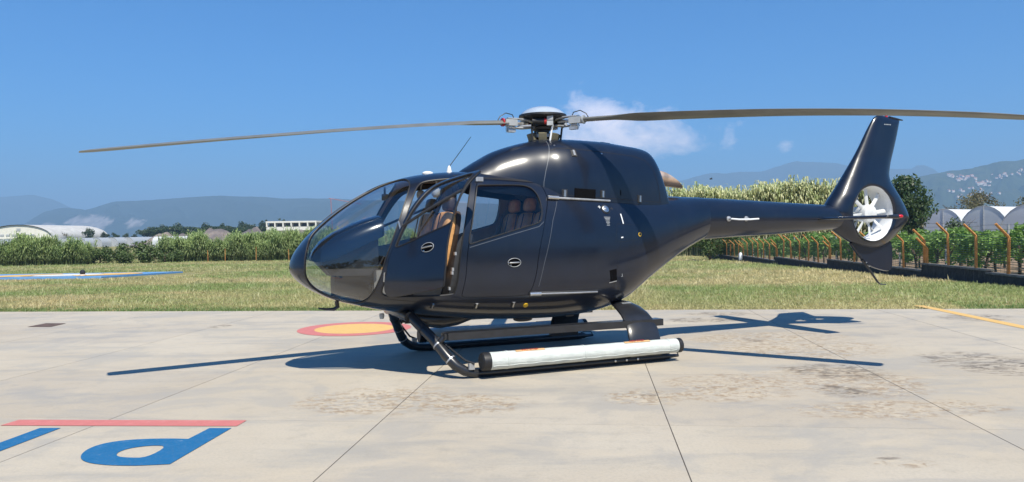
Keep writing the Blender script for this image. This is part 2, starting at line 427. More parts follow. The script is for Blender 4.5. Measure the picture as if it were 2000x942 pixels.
# shell: both halves in one skin
T = DT[reg == 'shell']; nV = len(SV)
V2 = np.concatenate([SV, SV*MIR]); N2 = np.concatenate([SN, SN*MIR]); T2 = weld(V2, N2, np.concatenate([T, T[:,::-1]+nV]))
ctr = np.abs(V2[:,1]) < 1e-5; N2[ctr,1] = 0; N2 /= np.linalg.norm(N2, axis=1)[:,None]
shell = build_patch('fuselage_shell', *patch(V2, N2, T2, .022), [M['paint'], M['liner']], HELI)
def both(name, key, th, mats, inset_=0, far_only=False):
    out = []
    for sgn in ((1,) if far_only else (0, 1)):
        mm = MIR if sgn else arr([1,1,1]); t = DT[reg == key]
        out.append(build_patch(name, *patch((SV-SN*inset_)*mm, SN*mm, t[:,::-1] if sgn else t, th), mats, HELI))
    return out
both('windscreen_pane', 'glass', 0, [M['glass']], .006)
sd = both('sliding_door', 'slide', .03, [M['paint'], M['liner']])
def sub(o, name, V, F, m, smooth=True, ang=None):
    return link(name, mesh(name, V, F, m, smooth, None, ang), o)
for o, mm in zip(sd, (arr([1,1,1]), MIR)):
    V, F, mi, rim = patch((SV-SN*.006)*mm, SN*mm, DT[reg == 'slidewin'], 0); sub(o, 'window_pane', V, F, M['glass_dark'])
# front doors: port one swung open about its hinge line, starboard one shut
HA = arr(pod(*pod_at(-2.001,1.650))); HB = arr(pod(*pod_at(-2.205,1.044)))
hax = Vector(HA-HB).normalized(); DOOR_OPEN = math.radians(50)
def swing(P, open_=True):
    P = arr(P)
    if not open_: return P
    q = Matrix.Rotation(-DOOR_OPEN, 3, hax); R = arr(q); return (P-HB)@R.T+HB
def seal(o, key, r, m, xf, name='seal', off=.002):
    D = P_[key]; p = xf(pod3(D)+podn(D)*off)
    mb = MB(); L = [tuple(v) for v in p]; mb.tube(L+[L[0]], r, 6, False); return mb.build(name, m, o)
for o, mm in zip(sd, (arr([1,1,1]), MIR)):
    seal(o, 'slidewin', .007, M['black'], lambda p, mm=mm: p*mm)
for sgn in (0, 1):
    mm = MIR if sgn else arr([1,1,1]); xf = (lambda p, mm=mm: arr(p)*mm) if sgn else (lambda p: swing(p))
    Nx = (SN*mm) if sgn else (swing(SN+HB)-HB)
    t = DT[reg == 'door']; t = t[:,::-1] if sgn else t
    d = build_patch('front_door', *patch(xf(SV), Nx, t, .035), [M['paint'], M['dark']], HELI)
    if not sgn: d['label'] = 'open front door of the helicopter with divided window'
    V, F, mi, rim = patch(xf(SV-SN*.008), Nx, DT[reg == 'doorwin'], 0); sub(d, 'window_pane', V, F, M['glass'])
    seal(d, 'doorwin', .008, M['black'], xf)
    seal(d, 'door_in', .009, M['black'], lambda p, xf=xf: xf(p), off=-.012)
    for (x0,z0,x1,z1,r) in ((-1.955,1.60,-1.235,1.885,.016), (-1.56,1.70,-1.72,1.49,.011)):
        L = []
        for i in range(9):
            x = x0+(x1-x0)*i/8; z = z0+(z1-z0)*i/8; s_, p_ = pod_at(x, z); q = arr([[s_*KS, p_*KP]])
            L.append(tuple(xf(pod3(q)+podn(q)*.004)[0]))
        mb = MB(); mb.tube(L, r, 8); mb.build('window_bar', M['dark'], d)
    # handle: bowl, grip, lock
    def fr(x, z):
        s_, p_ = pod_at(x, z); q = arr([[s_*KS, p_*KP]]); P = pod3(q)[0]; n = podn(q)[0]
        tx = pod3(q+[.002,0])[0]-pod3(q-[.002,0])[0]; tx /= np.linalg.norm(tx); tz = np.cross(n, tx); tz *= math.copysign(1, tz[2]); return P, n, tx, tz
    def handle(o, x, z, xf):
        P, n, tx, tz = fr(x, z); ring = []
        for rr, dd in ((1.0,.0005),(.97,.006),(.82,.004),(.75,.0015)):
            ring.append([tuple(xf([P+tx*.078*rr*math.cos(a)+tz*.048*rr*math.sin(a)+n*(dd+.001)])[0]) for a in np.linspace(0, 2*math.pi, 25)[:-1]])
        mb = MB(); mb.loft(ring, True); mb.build('handle_bowl', M['void'], o)
        ell = [tuple(xf([P+tx*.078*math.cos(a)+tz*.048*math.sin(a)+n*.006])[0]) for a in np.linspace(0, 2*math.pi, 29)]; mb = MB(); mb.tube(ell, .0032, 6, False); mb.build('handle_rim', M['grey'], o)
        mb = MB(); mb.tube([tuple(xf([P+tx*u+n*w])[0]) for u, w in ((-.072,.006),(-.06,.022),(0,.026),(.05,.022),(.06,.006))], .0085, 8); mb.build('handle', M['steel'], o)
        mb = MB(); mb.tube([tuple(xf([P+tx*-.045-tz*.028+n*w])[0]) for w in (.004,.012)], .008, 8); mb.build('lock', M['steel'], o)
    handle(d, -1.60, 1.30, xf)
    if not sgn:
        # hinge arms and stay
        for hz_, hx_ in ((1.62,-2.012), (1.08,-2.192)):
            P, n, tx, tz = fr(hx_, hz_); mb = MB(); mb.tube([P+n*.012-tz*.05, P+n*.014+tz*.05], .011, 8); mb.build('hinge', M['steel'], d)
        P, n, tx, tz = fr(-2.16, .98); mb = MB(); mb.tube([P+n*.01+tz*.08, P+n*.03+tz*.01, P+n*.035-tz*.05+tx*.02, P+n*.03-tz*.09+tx*.05], .008, 8); mb.build('door_stay', M['steel'], d)
for o, mm in zip(sd, (arr([1,1,1]), MIR)): handle(o, -.74, 1.196, lambda p, mm=mm: arr(p)*mm)
# seals round the windscreen and the door openings
for sgn in (0, 1):
    mm = MIR if sgn else arr([1,1,1])
    seal(HELI, 'glass', .007, M['black'], lambda p, mm=mm: p*mm, 'windscreen_seal')
    seal(HELI, 'door', .012, M['black'], lambda p, mm=mm: p*mm, 'door_seal', -.014)
def podribbon(name, L, w, m, off=.0012, sgn=1, parent=HELI):
    """narrow strip lying on the skin along (x,z) points"""
    P = []; Nn = []
    for (x0,z0), (x1,z1) in zip(L[:-1], L[1:]):
        k = max(2, int(math.hypot(x1-x0, z1-z0)/.04))
        for i in range(k): P.append((x0+(x1-x0)*i/k, z0+(z1-z0)*i/k))
    P.append(L[-1]); Q = arr([pod_at(*p) for p in P])*[KS,KP]; A = pod3(Q); n = podn(Q)
    t = np.gradient(A, axis=0); t /= np.linalg.norm(t, axis=1)[:,None]; b = np.cross(n, t)
    V = np.concatenate([A+b*w/2+n*off, A-b*w/2+n*off]); k = len(A)
    V[:,1] *= sgn
    return link(name, mesh(name, V, [(i, i+1, k+i+1, k+i) for i in range(k-1)], m, True), parent)
seam = simple('panel_gap', (.004,.004,.005), .6, .1); bright = simple('edge_scratch', (.10,.112,.13), .4, .1)
for sg in (1,-1):
    podribbon('panel_seam', [(-.123,1.898),(-.224,1.67),(-.302,1.389),(-.36,1.197),(-.435,.913)], .004, bright if sg > 0 else seam, sgn=sg)
    podribbon('panel_seam', [(-2.18,.84),(-1.85,.80),(-1.33,.79),(-.56,.785),(-.3,.79),(.45,.80)], .005, seam, sgn=sg)
    podribbon('panel_seam', [(-1.66,.80),(-1.68,.70),(-1.69,.63)], .005, seam, sgn=sg)
    podribbon('panel_seam', [(-.60,.785),(-.63,.68),(-.66,.58)], .005, seam, sgn=sg)
    podribbon('panel_seam', [(.66,1.62),(1.0,1.60),(.98,1.42),(.62,1.40),(.66,1.62)], .003, seam, sgn=sg)
    podribbon('panel_seam', [(.70,1.40),(.64,1.1),(.60,.8)], .003, seam, sgn=sg)
    podribbon('waist_strip', [(-1.262,1.375),(-.815,1.495),(-.41,1.597),(-.345,1.65)], .006, bright, sgn=sg)
    podribbon('sill_edge', [(-1.30,2.185),(-1.0,2.165),(-.62,2.145),(-.30,2.125)], .04, M['black'], .003, sgn=sg)
def on_pod(x, z): return fr(x, z)
def patchbox(name, x, z, w, h, d, m, parent=HELI, off=0, rot=0, sgn=1):
    P, n, tx, tz = on_pod(x, z); c, s_ = math.cos(rot), math.sin(rot); a = tx*c+tz*s_; b = tz*c-tx*s_
    V = []
    for k in (0, 1):
        for u, v in ((-1,-1),(1,-1),(1,1),(-1,1)):
            sh = 1 if k == 0 else .9
            V.append(P+a*u*w/2*sh+b*v*h/2*sh+n*(off-.006+(d+.006)*k))
    V = arr(V); V[:,1] *= sgn
    return link(name, mesh(name, V, [(0,1,5,4),(1,2,6,5),(2,3,7,6),(3,0,4,7),(4,5,6,7)], m), parent)
for x, z in ((-1.65,.742),(-1.16,.722),(-.72,.714)):
    o = patchbox('latch', x, z, .05, .085, .006, M['dark'])
    patchbox('latch_lever', x, z+.005, .018, .07, .016, M['steel'], o)
patchbox('air_vent', .585, 1.003, .11, .15, .002, M['void']); patchbox('vent_frame', .585, .925, .12, .01, .006, M['alu'])
patchbox('inspection_mark', .72, 1.455, .035, .016, .002, M['white']); 
podribbon('whip_strip', [(.74,1.74),(.755,1.62)], .016, M['white'], .004)
P, n, tx, tz = on_pod(.534, 1.796)
def disc(name, P, n, prof, m, parent=HELI, k=24):
    q = Vector(n).to_track_quat('Z','Y').to_matrix(); mb = MB(); mb.lathe(prof, P, k, q); return mb.build(name, m, parent)
fc = disc('fuel_filler', P, n, [(.062,-.01),(.062,.004),(.052,.006),(.050,-.003)], M['black'])
disc('filler_cap', P+n*.001-tx*.006, n, [(.045,0),(.045,.012),(.038,.016),(.012,.016),(.012,.022),(.001,.022)], M['steel'], fc)
for dx, mk in ((-.085,'white'),(.095,'dark')):
    for rz_ in (0, math.pi/2): patchbox('filler_mark', .534+dx, 1.815-dx*.1, .045, .008, .0015, M[mk], rot=rz_)
for i, w in enumerate((.10,.085,.07,.055,.06,.04,.05)):
    patchbox('placard_line', .53, 1.70-.016*i, w, .006, .0012, M['grey'])
P, n, tx, tz = on_pod(1.002, 1.488); disc('yellow_ring', P, n, [(.026,-.002),(.026,.002),(.017,.002),(.017,-.002)], M['yellow'])
P, n, tx, tz = on_pod(-.56, .70); disc('drain_cap', P, n, [(.03,-.005),(.03,.006),(.02,.01),(.002,.01)], M['yellow'])
patchbox('ground_symbol', .72, .985, .03, .006, .0015, M['grey']); patchbox('ground_symbol', .72, 1.0, .006, .04, .0015, M['grey'])
# sliding door rails
for L, m in (([(-.235,1.925),(.628,1.892)], 'alu'), ([(-.537,.838),(.357,.822)], 'alu')):
    for sg in (1,-1):
        (xa,za),(xb,zb) = L; q = [on_pod(xa+(xb-xa)*i/10, za+(zb-za)*i/10) for i in range(11)]
        mb = MB(); mb.tube([arr([1,sg,1])*(p+n*.014) for p, n, *_ in q], .013, 8); r_ = mb.build('door_rail', M['alu'], HELI)
        mb = MB(); mb.tube([arr([1,sg,1])*(p+n*.002+tz*.004) for p, n, tx, tz in q], .021, 6); mb.build('rail_slot', M['black'], r_)
        p, n, tx, tz = q[0]; mb = MB(); mb.tube([arr([1,sg,1])*(p+n*.018-tx*.01), arr([1,sg,1])*(p+n*.018+tx*.13)], .023, 8); mb.build('rail_bracket', M['steel'], r_)
p, n, tx, tz = on_pod(-1.03, 2.13); mb = MB(); mb.box(p+n*.02, (.09,.03,.05)); mb.build('rail_stop', M['alu'], HELI)

# ---- engine cowling
CB = arr([(-1.12,-.06,2.20),(-1.06,-.20,2.12),(-.983,-.29,2.05),(-.80,-.345,2.0),(-.60,-.385,1.98),(-.40,-.43,1.96),(-.20,-.50,1.945),(0,-.565,1.925),(.177,-.584,1.907),(.625,-.536,1.885),(1.111,-.461,1.864),(1.45,-.395,1.850),(1.645,-.34,1.846)])
CT = arr([(-1.12,2.262),(-1.06,2.300),(-.98,2.350),(-.893,2.401),(-.693,2.507),(-.421,2.597),(-.214,2.646),(-.032,2.672),(.283,2.681),(.65,2.674),(1.028,2.640),(1.36,2.595),(1.43,2.565),(1.50,2.475),(1.575,2.27),(1.622,2.03),(1.645,1.875)])
def cowl(x, t):
    x = np.asarray(x, float); t = np.asarray(t, float)
    w = -pchip(CB[:,0], CB[:,1], x)+.006; zb = pchip(CB[:,0], CB[:,2], x)-.004; zt = pchip(CT[:,0], CT[:,1], x)
    n = 2.05+.75*np.clip((x+.9)/1.0, 0, 1)
    return np.stack([x+0*t, -w*np.sign(np.cos(t))*np.abs(np.cos(t))**(2/n), zb+(zt-zb)*np.abs(np.sin(t))**(2/n)], -1)
xs = np.concatenate([np.linspace(-1.12,-.10,44), np.linspace(-.07,1.36,44), np.linspace(1.38,1.645,24)])
ts = np.linspace(0, math.pi, 57)
mb = MB(); mb.loft([[tuple(v) for v in cowl(np.full(57, x), ts)] for x in xs], False, closed=False); mb.F.append(tuple(range(len(mb.V)-57, len(mb.V)))); mb.M.append(0)
COWL = mb.build('engine_cowling', M['paint'], HELI, ang=50)
def cowl_at(x, z):
    zb = float(pchip(CB[:,0], CB[:,2], x))-.004; zt = float(pchip(CT[:,0], CT[:,1], x)); n_e = 2.05+.75*min(1, max(0, x+.9))
    t = math.asin(min(1, max(.0, (z-zb)/(zt-zb)))**(n_e/2)); t = min(max(t, .02), math.pi/2)
    P = cowl(x, t); a = cowl(x+.002, t)-cowl(x-.002, t); b = cowl(x, t+.004)-cowl(x, t-.004); n = np.cross(a, b); n /= np.linalg.norm(n)
    if n[1] > 0: n = -n
    a /= np.linalg.norm(a); b = np.cross(n, a); b *= math.copysign(1, b[2]); return P, n, a, b
def cowlribbon(name, L, w, m, off=.0015, sgn=1):
    P = []
    for (x0,z0),(x1,z1) in zip(L[:-1], L[1:]):
        k = max(2, int(math.hypot(x1-x0, z1-z0)/.025)); P += [(x0+(x1-x0)*i/k, z0+(z1-z0)*i/k) for i in range(k)]
    P.append(L[-1]); Q = [cowl_at(*p) for p in P]; A = arr([q[0] for q in Q]); n = arr([q[1] for q in Q])
    t = np.gradient(A, axis=0); t /= np.linalg.norm(t, axis=1)[:,None]; b = np.cross(n, t)
    V = np.concatenate([A+b*w/2+n*off, A-b*w/2+n*off]); V[:,1] *= sgn; k = len(A)
    return link(name, mesh(name, V, [(i,i+1,k+i+1,k+i) for i in range(k-1)], m, True), COWL)
for sg in (1,-1):
    cowlribbon('panel_seam', [(-.075,2.655),(-.10,2.55),(-.15,2.40),(-.20,2.25),(-.23,2.12),(-.235,2.04)], .007, bright, sgn=sg)
    cowlribbon('panel_seam', [(-.13,2.50),(-.08,2.51),(-.03,2.535),(.15,2.53),(.65,2.50),(1.08,2.47),(1.26,2.42),(1.37,2.30),(1.43,2.10),(1.45,1.87)], .007, seam, sgn=sg)
    cowlribbon('cowling_edge', [(-.12,1.935),(.177,1.915),(.625,1.893),(1.111,1.872),(1.45,1.858)], .006, seam, sgn=sg)
def cowlbox(name, x, z, w, h, d, m, parent=None, sgn=1):
    P, n, a, b = cowl_at(x, z); V = []
    for k in (0,1):
        for u, v in ((-1,-1),(1,-1),(1,1),(-1,1)): V.append(P+a*u*w/2*(1-.08*k)+b*v*h/2*(1-.08*k)+n*(-.006+(d+.006)*k))
    V = arr(V); V[:,1] *= sgn
    return link(name, mesh(name, V, [(0,1,5,4),(1,2,6,5),(2,3,7,6),(3,0,4,7),(4,5,6,7)], m), parent or COWL)
for sg in (1,-1):
    cowlbox('air_intake', .27, 1.985, .30, .115, .003, M['void'], sgn=sg)
    cowlbox('air_slot', .80, 2.0, .014, .07, .002, M['void'], sgn=sg)
    cowlbox('top_slot', .80, 2.655, .13, .04, .003, M['void'], sgn=sg)
    for x, z in ((.0,1.985),(.52,1.98),(1.10,1.93),(.17,2.47)):
        o = cowlbox('latch', x, z, .075, .10, .006, M['dark'], sgn=sg)
        cowlbox('latch_lever', x, z, .028, .085, .018, M['steel'], o, sgn=sg)
    for x, z in ((-.03,2.57),(.58,2.48)):
        cowlbox('rivet', x, z, .022, .02, .004, M['steel'], sgn=sg)
# exhaust: oblique cut pipe
ring = []
for f in (0, .5, 1):
    q = []
    for k in range(24):
        a = 2*math.pi*k/24; yy = .125*math.cos(a); zz = .115*math.sin(a)
        x = 1.50+f*(.40-.17*math.sin(a))
        q.append((x, yy, 2.26+zz-.05*f))
    ring.append(q)
mb = MB(); mb.loft(ring, False); inner = [[(x, y*.93, 2.20+(z-2.20)*.93) for x, y, z in q] for q in ring]; mb.loft(inner[::-1], False)
n_ = 24; b0 = 2*n_; b1 = 3*n_
mb.F += [(b0+k, b0+(k+1)%n_, b1+(k+1)%n_, b1+k) for k in range(n_)]; mb.M += [0]*n_
mb.build('exhaust_pipe', M['exhaust'], HELI)

# ---- tail boom
mb = MB(); rings = []
for i in range(30):
    f = i/29; x = 2.30+f*2.68; zt = pchip([2.3,2.66,3.55,4.52,5.0], [1.974,1.962,1.923,1.881,1.862], x); zb = pchip([2.3,2.66,3.55,4.52,5.0], [1.392,1.412,1.447,1.494,1.525], x)
    hw = pchip([2.3,2.7,3.6,5.0], [.298,.283,.235,.165], x)
    rings.append([(x, hw*math.cos(a), (zt+zb)/2+(zt-zb)/2*math.sin(a)) for a in np.linspace(0, 2*math.pi, 41)[:-1]])
mb.loft(rings); BOOM = mb.build('tail_boom', M['paint'], HELI)
mb = MB(); mb.loft([[(x, .300*k*math.cos(a), 1.683+.292*k*math.sin(a)) for a in np.linspace(0, 2*math.pi, 41)[:-1]] for x, k in ((2.308,1.0),(2.310,1.006),(2.316,1.006),(2.318,1.0))], False); mb.build('joint_ring', bright, HELI)
mb = MB(); mb.tube([(2.62,-.285,1.68),(2.62,-.34,1.675),(2.75,-.345,1.665),(2.95,-.335,1.665),(3.1,-.325,1.672)], .012, 8); bh = mb.build('tail_grab_handle', M['white'], HELI)
for x, y in ((2.62,-.292),(2.93,-.272)):
    disc('handle_foot', (x,y,1.675), (0,-1,0), [(.035,-.01),(.035,.008),(.015,.015),(.012,.055),(.001,.055)], M['alu'], bh)
# ---- fin with ducted fan
FIN = arr([(4.66,1.885),(4.83,2.085),(5.051,2.375),(5.295,2.705),(5.499,3.04),(5.625,3.215),(5.70,3.255),(5.80,3.262),(6.032,3.222),(6.175,3.205),(6.164,3.147),(6.072,2.848),(5.915,2.43),(5.90,2.287),(6.02,2.122),(6.228,1.843),(6.285,1.72),(6.285,1.64),(6.22,1.56),(6.101,1.451),(5.97,1.345),(5.846,1.272),(5.70,1.222),(5.55,1.212),(5.394,1.234),(5.22,1.275),(5.039,1.345),(4.90,1.43),(4.745,1.522),(4.65,1.65),(4.62,1.78)])
FO = resample(chaikin(FIN, 2), .03)
FC = arr([5.42,1.744]); FR = .41
hole = arr([FC+FR*arr([math.cos(a), math.sin(a)]) for a in np.linspace(0, 2*math.pi, 73)[:-1]])
g2 = np.stack(np.meshgrid(np.arange(4.6,6.35,.03), np.arange(1.15,3.3,.03)), -1).reshape(-1,2)
g2 = g2[inside(FO, g2) & (pdist(FO, g2) > .014) & (np.linalg.norm(g2-FC, axis=1) > FR+.014)]
inn = arr(FO); offs = []
for dd in (.004,.012,.024,.042,.066): offs.append(inset(FO, dd))
ring2 = [FC+(FR+dd)*arr([math.cos(a), math.sin(a)]) for dd in (.006,.015,.028,.045) for a in np.linspace(0, 2*math.pi, 73)[:-1]]
offp = np.concatenate(offs); offp = offp[inside(FO, offp)]; 
g2 = g2[pdist(FO, g2) > .07]; g2 = g2[np.linalg.norm(g2-FC, axis=1) > FR+.05]
offp = offp[np.linalg.norm(offp-FC, axis=1) > FR+.05]
fp = list(FO)+list(hole)+list(g2)+list(offp)+list(ring2); nf = len(FO)
fe = [(i,(i+1)%nf) for i in range(nf)]+[(nf+i, nf+(i+1)%72) for i in range(72)]
cd = geometry.delaunay_2d_cdt([Vector(p) for p in fp], fe, [], 0, 1e-6)
FV = arr([(v.x,v.y) for v in cd[0]]); FT = np.array([f for f in cd[2] if len(f) == 3], int); fcen = FV[FT].mean(1)
FT = FT[inside(FO, fcen) & (np.linalg.norm(fcen-FC, axis=1) > FR*.999)]
dist = pdist(FO, FV); zf = FV[:,1]
Th = np.interp(zf, [1.2,1.5,2.0,2.3,2.6,3.25], [.13,.19,.195,.15,.10,.045])
wd = np.interp(zf, [1.2,2.2,2.6,3.25], [.26,.26,.20,.12])
u = np.clip(dist/wd, 0, 1); half = Th*np.sqrt(np.clip(1-(1-u)**2, 0, 1))
hr = np.linalg.norm(FV-FC, axis=1)-FR; lip = np.clip(1-hr/.045, 0, 1); half = half-(.02*lip**2)
half = np.maximum(half, .0)
top = np.stack([FV[:,0], -half, FV[:,1]], 1); bot = np.stack([FV[:,0], half, FV[:,1]], 1)
tri = FT.copy(); c = np.cross(top[tri[:,1]]-top[tri[:,0]], top[tri[:,2]]-top[tri[:,0]])[:,1] > 0; tri[c] = tri[c][:,::-1]
VV = np.concatenate([top, bot]); TT = weld(VV, None, np.concatenate([tri, tri[:,::-1]+len(FV)]))
FINO = link('tail_fin', mesh('tail_fin', VV, TT, M['paint'], True, None, 60), HELI)
# duct lining
k = 72; rr = []
hm = float(np.median(half[np.abs(hr) < 1e-4]))
for y, rad in ((-hm-.004,FR+.004),(-hm+.008,FR-.004),(-hm*.5,FR-.022),(0,FR-.03),(hm*.5,FR-.03),(hm+.004,FR-.012)):
    rr.append([(FC[0]+rad*math.cos(2*math.pi*i/k), y, FC[1]+rad*math.sin(2*math.pi*i/k)) for i in range(k)])
mb = MB(); mb.loft(rr, False); M['fan'] = simple('fan_white', (.60,.62,.62), .42, .08); mb.build('fan_duct', M['white'], FINO)
mb = MB(); mb.lathe([(.001,-.14),(.09,-.138),(.125,-.125),(.135,-.10),(.135,.02),(.12,.06),(.10,.20),(.001,.22)], (FC[0],0,FC[1]), 32, RX(-math.pi/2).to_3x3() @ Matrix.Identity(3)); 
mb.V = [(x, y, z) for x, y, z in mb.V]; mb.build('fan_hub', M['fan'], FINO)
for i in range(8):
    a = 2*math.pi*i/8+.12; d = Vector((math.cos(a),0,math.sin(a))); t = Vector((-math.sin(a),0,math.cos(a))); rings = []
    for r_ in (.12,.2,.3,.375):
        tw = math.radians(32-28*(r_/.375)); ch = .029
        cdir = t*math.cos(tw)+Vector((0,1,0))*math.sin(tw); nn = d.cross(cdir); cc = Vector((FC[0],-.065,FC[1]))+d*r_
        rings.append([cc-cdir*ch, cc-cdir*ch*.3+nn*.007, cc+cdir*ch*.6+nn*.005, cc+cdir*ch, cc+cdir*ch*.6-nn*.005, cc-cdir*ch*.3-nn*.007])
    mb = MB(); mb.loft(rings); mb.build('fan_blade', M['fan'], FINO)
for i in range(5):
    a = 2*math.pi*i/5+.5; d = Vector((math.cos(a),0,math.sin(a))); cc = Vector((FC[0],.09,FC[1])); mb = MB(); mb.tube([cc+d*.1, cc+d*(FR-.03)], .016, 8); mb.build('fan_strut', M['grey'], FINO)
# ventral fin and tail bumper
VF = arr([(5.06,1.36),(5.20,1.20),(5.391,1.007),(5.55,.92),(5.86,.845),(5.95,.86),(5.99,.93),(5.985,1.30),(5.9,1.34)])
VO = resample(chaikin(VF, 2), .04); cc = VO.mean(0); rings = []
mb = MB(); 
for y, k in ((-.022,.9),(-.03,.97),(0,1),(.03,.97),(.022,.9)): rings.append([(cc[0]+(p[0]-cc[0])*k, y, cc[1]+(p[1]-cc[1])*k) for p in VO])
rings = [[(x, -.028, z) for x, y, z in rings[1]], rings[2], [(x, .028, z) for x, y, z in rings[3]]]
mb.loft(rings); mb.build('ventral_fin', M['paint'], HELI, ang=60)
mb = MB(); mb.tube([(5.36,0,1.04),(5.55,0,.85),(5.69,0,.69),(5.74,0,.655),(5.86,0,.645)], [.024,.022,.02,.016,.012], 8, flat=.6); mb.build('tail_bumper', M['gear'], HELI)
for i in range(2):
    disc('bumper_bolt', (5.42+.06*i,-.03,1.0-.06*i), (0,-1,0), [(.012,0),(.012,.01),(.002,.01)], M['steel'])
# small marks near the fin top
for i in range(2):
    for j in range(5):
        mb = MB(); mb.box((5.80+.03*j+.005*i,-.055,3.11-.035*i), (.02,.004,.022)); mb.build('fin_mark', M['grey'], FINO)
mb = MB(); mb.tube([(5.96,0,3.235),(6.12,0,3.215),(6.25,0,3.205)], [.03,.028,.012], 10, flat=.7); mb.build('fin_tip_fairing', M['gear'], FINO)
disc('fin_beacon', (5.90,0,3.235), (0,0,1), [(.022,0),(.022,.025),(.014,.045),(.002,.05)], M['lens'], FINO)
# stabiliser
mb = MB()
for sg in (1,-1):
    rings = []
    for y, x0, x1 in ((.05,4.28,4.72),(.6,4.32,4.70),(1.20,4.37,4.68),(1.30,4.42,4.66)):
        z = 1.672; c = x1-x0; q = []
        for a in np.linspace(0, 2*math.pi, 21)[:-1]: q.append((x0+c*(.5-.5*math.cos(a)), sg*-y, z+.026*math.sin(a)*(1.2-.5*(1-math.cos(a))/2)))
        rings.append(q)
    m2 = MB(); m2.loft(rings); st = m2.build('stabiliser', M['paint'], HELI)
    m2 = MB(); m2.sq((4.50,sg*-1.315,1.672), (.14,.028,.028), .8); m2.build('tip_fairing', M['gear'], st)
    m2 = MB(); m2.sq((4.60,sg*-1.325,1.676), (.045,.028,.024), .9); m2.build('nav_light', M['lens'], st)
# ---- rotor head
HZ = 2.88
mb = MB(); mb.lathe([(.20,2.58),(.19,2.66),(.12,2.69),(.085,2.72),(.085,2.79),(.13,2.80),(.14,2.83),(.10,2.85),(.10,2.96),(.06,2.97)], (0,0,0), 28); mb.build('rotor_mast', M['dark'], HELI)
sw = []
mb = MB(); mb.lathe([(.13,2.695),(.15,2.70),(.15,2.735),(.12,2.75)], (0,0,0), 28); sw = mb.build('swashplate', M['alu'], HELI)
for i in range(4):
    a = math.radians(-23.3+215+i*52); mb = MB(); mb.box((.17*math.cos(a),.17*math.sin(a),2.685), (.05,.10,.13), RZ(a) @ RY(.35)); mb.build('servo_bracket', simple('olive_bracket', (.17,.155,.10), .55) if i == 0 else bpy.data.materials['olive_bracket'], sw)
mb = MB(); mb.lathe([(.285,2.965),(.288,2.972),(.284,2.985),(.262,3.012),(.22,3.045),(.155,3.073),(.075,3.089),(.002,3.094)], (0,0,0), 40); cap = mb.build('rotor_cap', simple('cap_paint', (.36,.42,.50), .2, .05, Coat_Weight=.5), HELI)
mb = MB(); mb.lathe([(.296,2.985),(.30,2.962),(.285,2.948),(.22,2.925),(.15,2.89),(.10,2.89)], (0,0,0), 40); mb.build('cap_skirt', M['black'], cap)
BZ = {208.5:([.5,1.12,2.36,3.45,3.94,5.05],[2.868,2.825,2.695,2.559,2.495,2.341]), 328.5:([.53,1.03,1.6,2.73,3.72,4.59,5.05],[2.885,2.871,2.844,2.773,2.683,2.576,2.507]), 88.5:([.5,1.1,2.4,3.5,5.05],[2.875,2.85,2.74,2.63,2.43])}
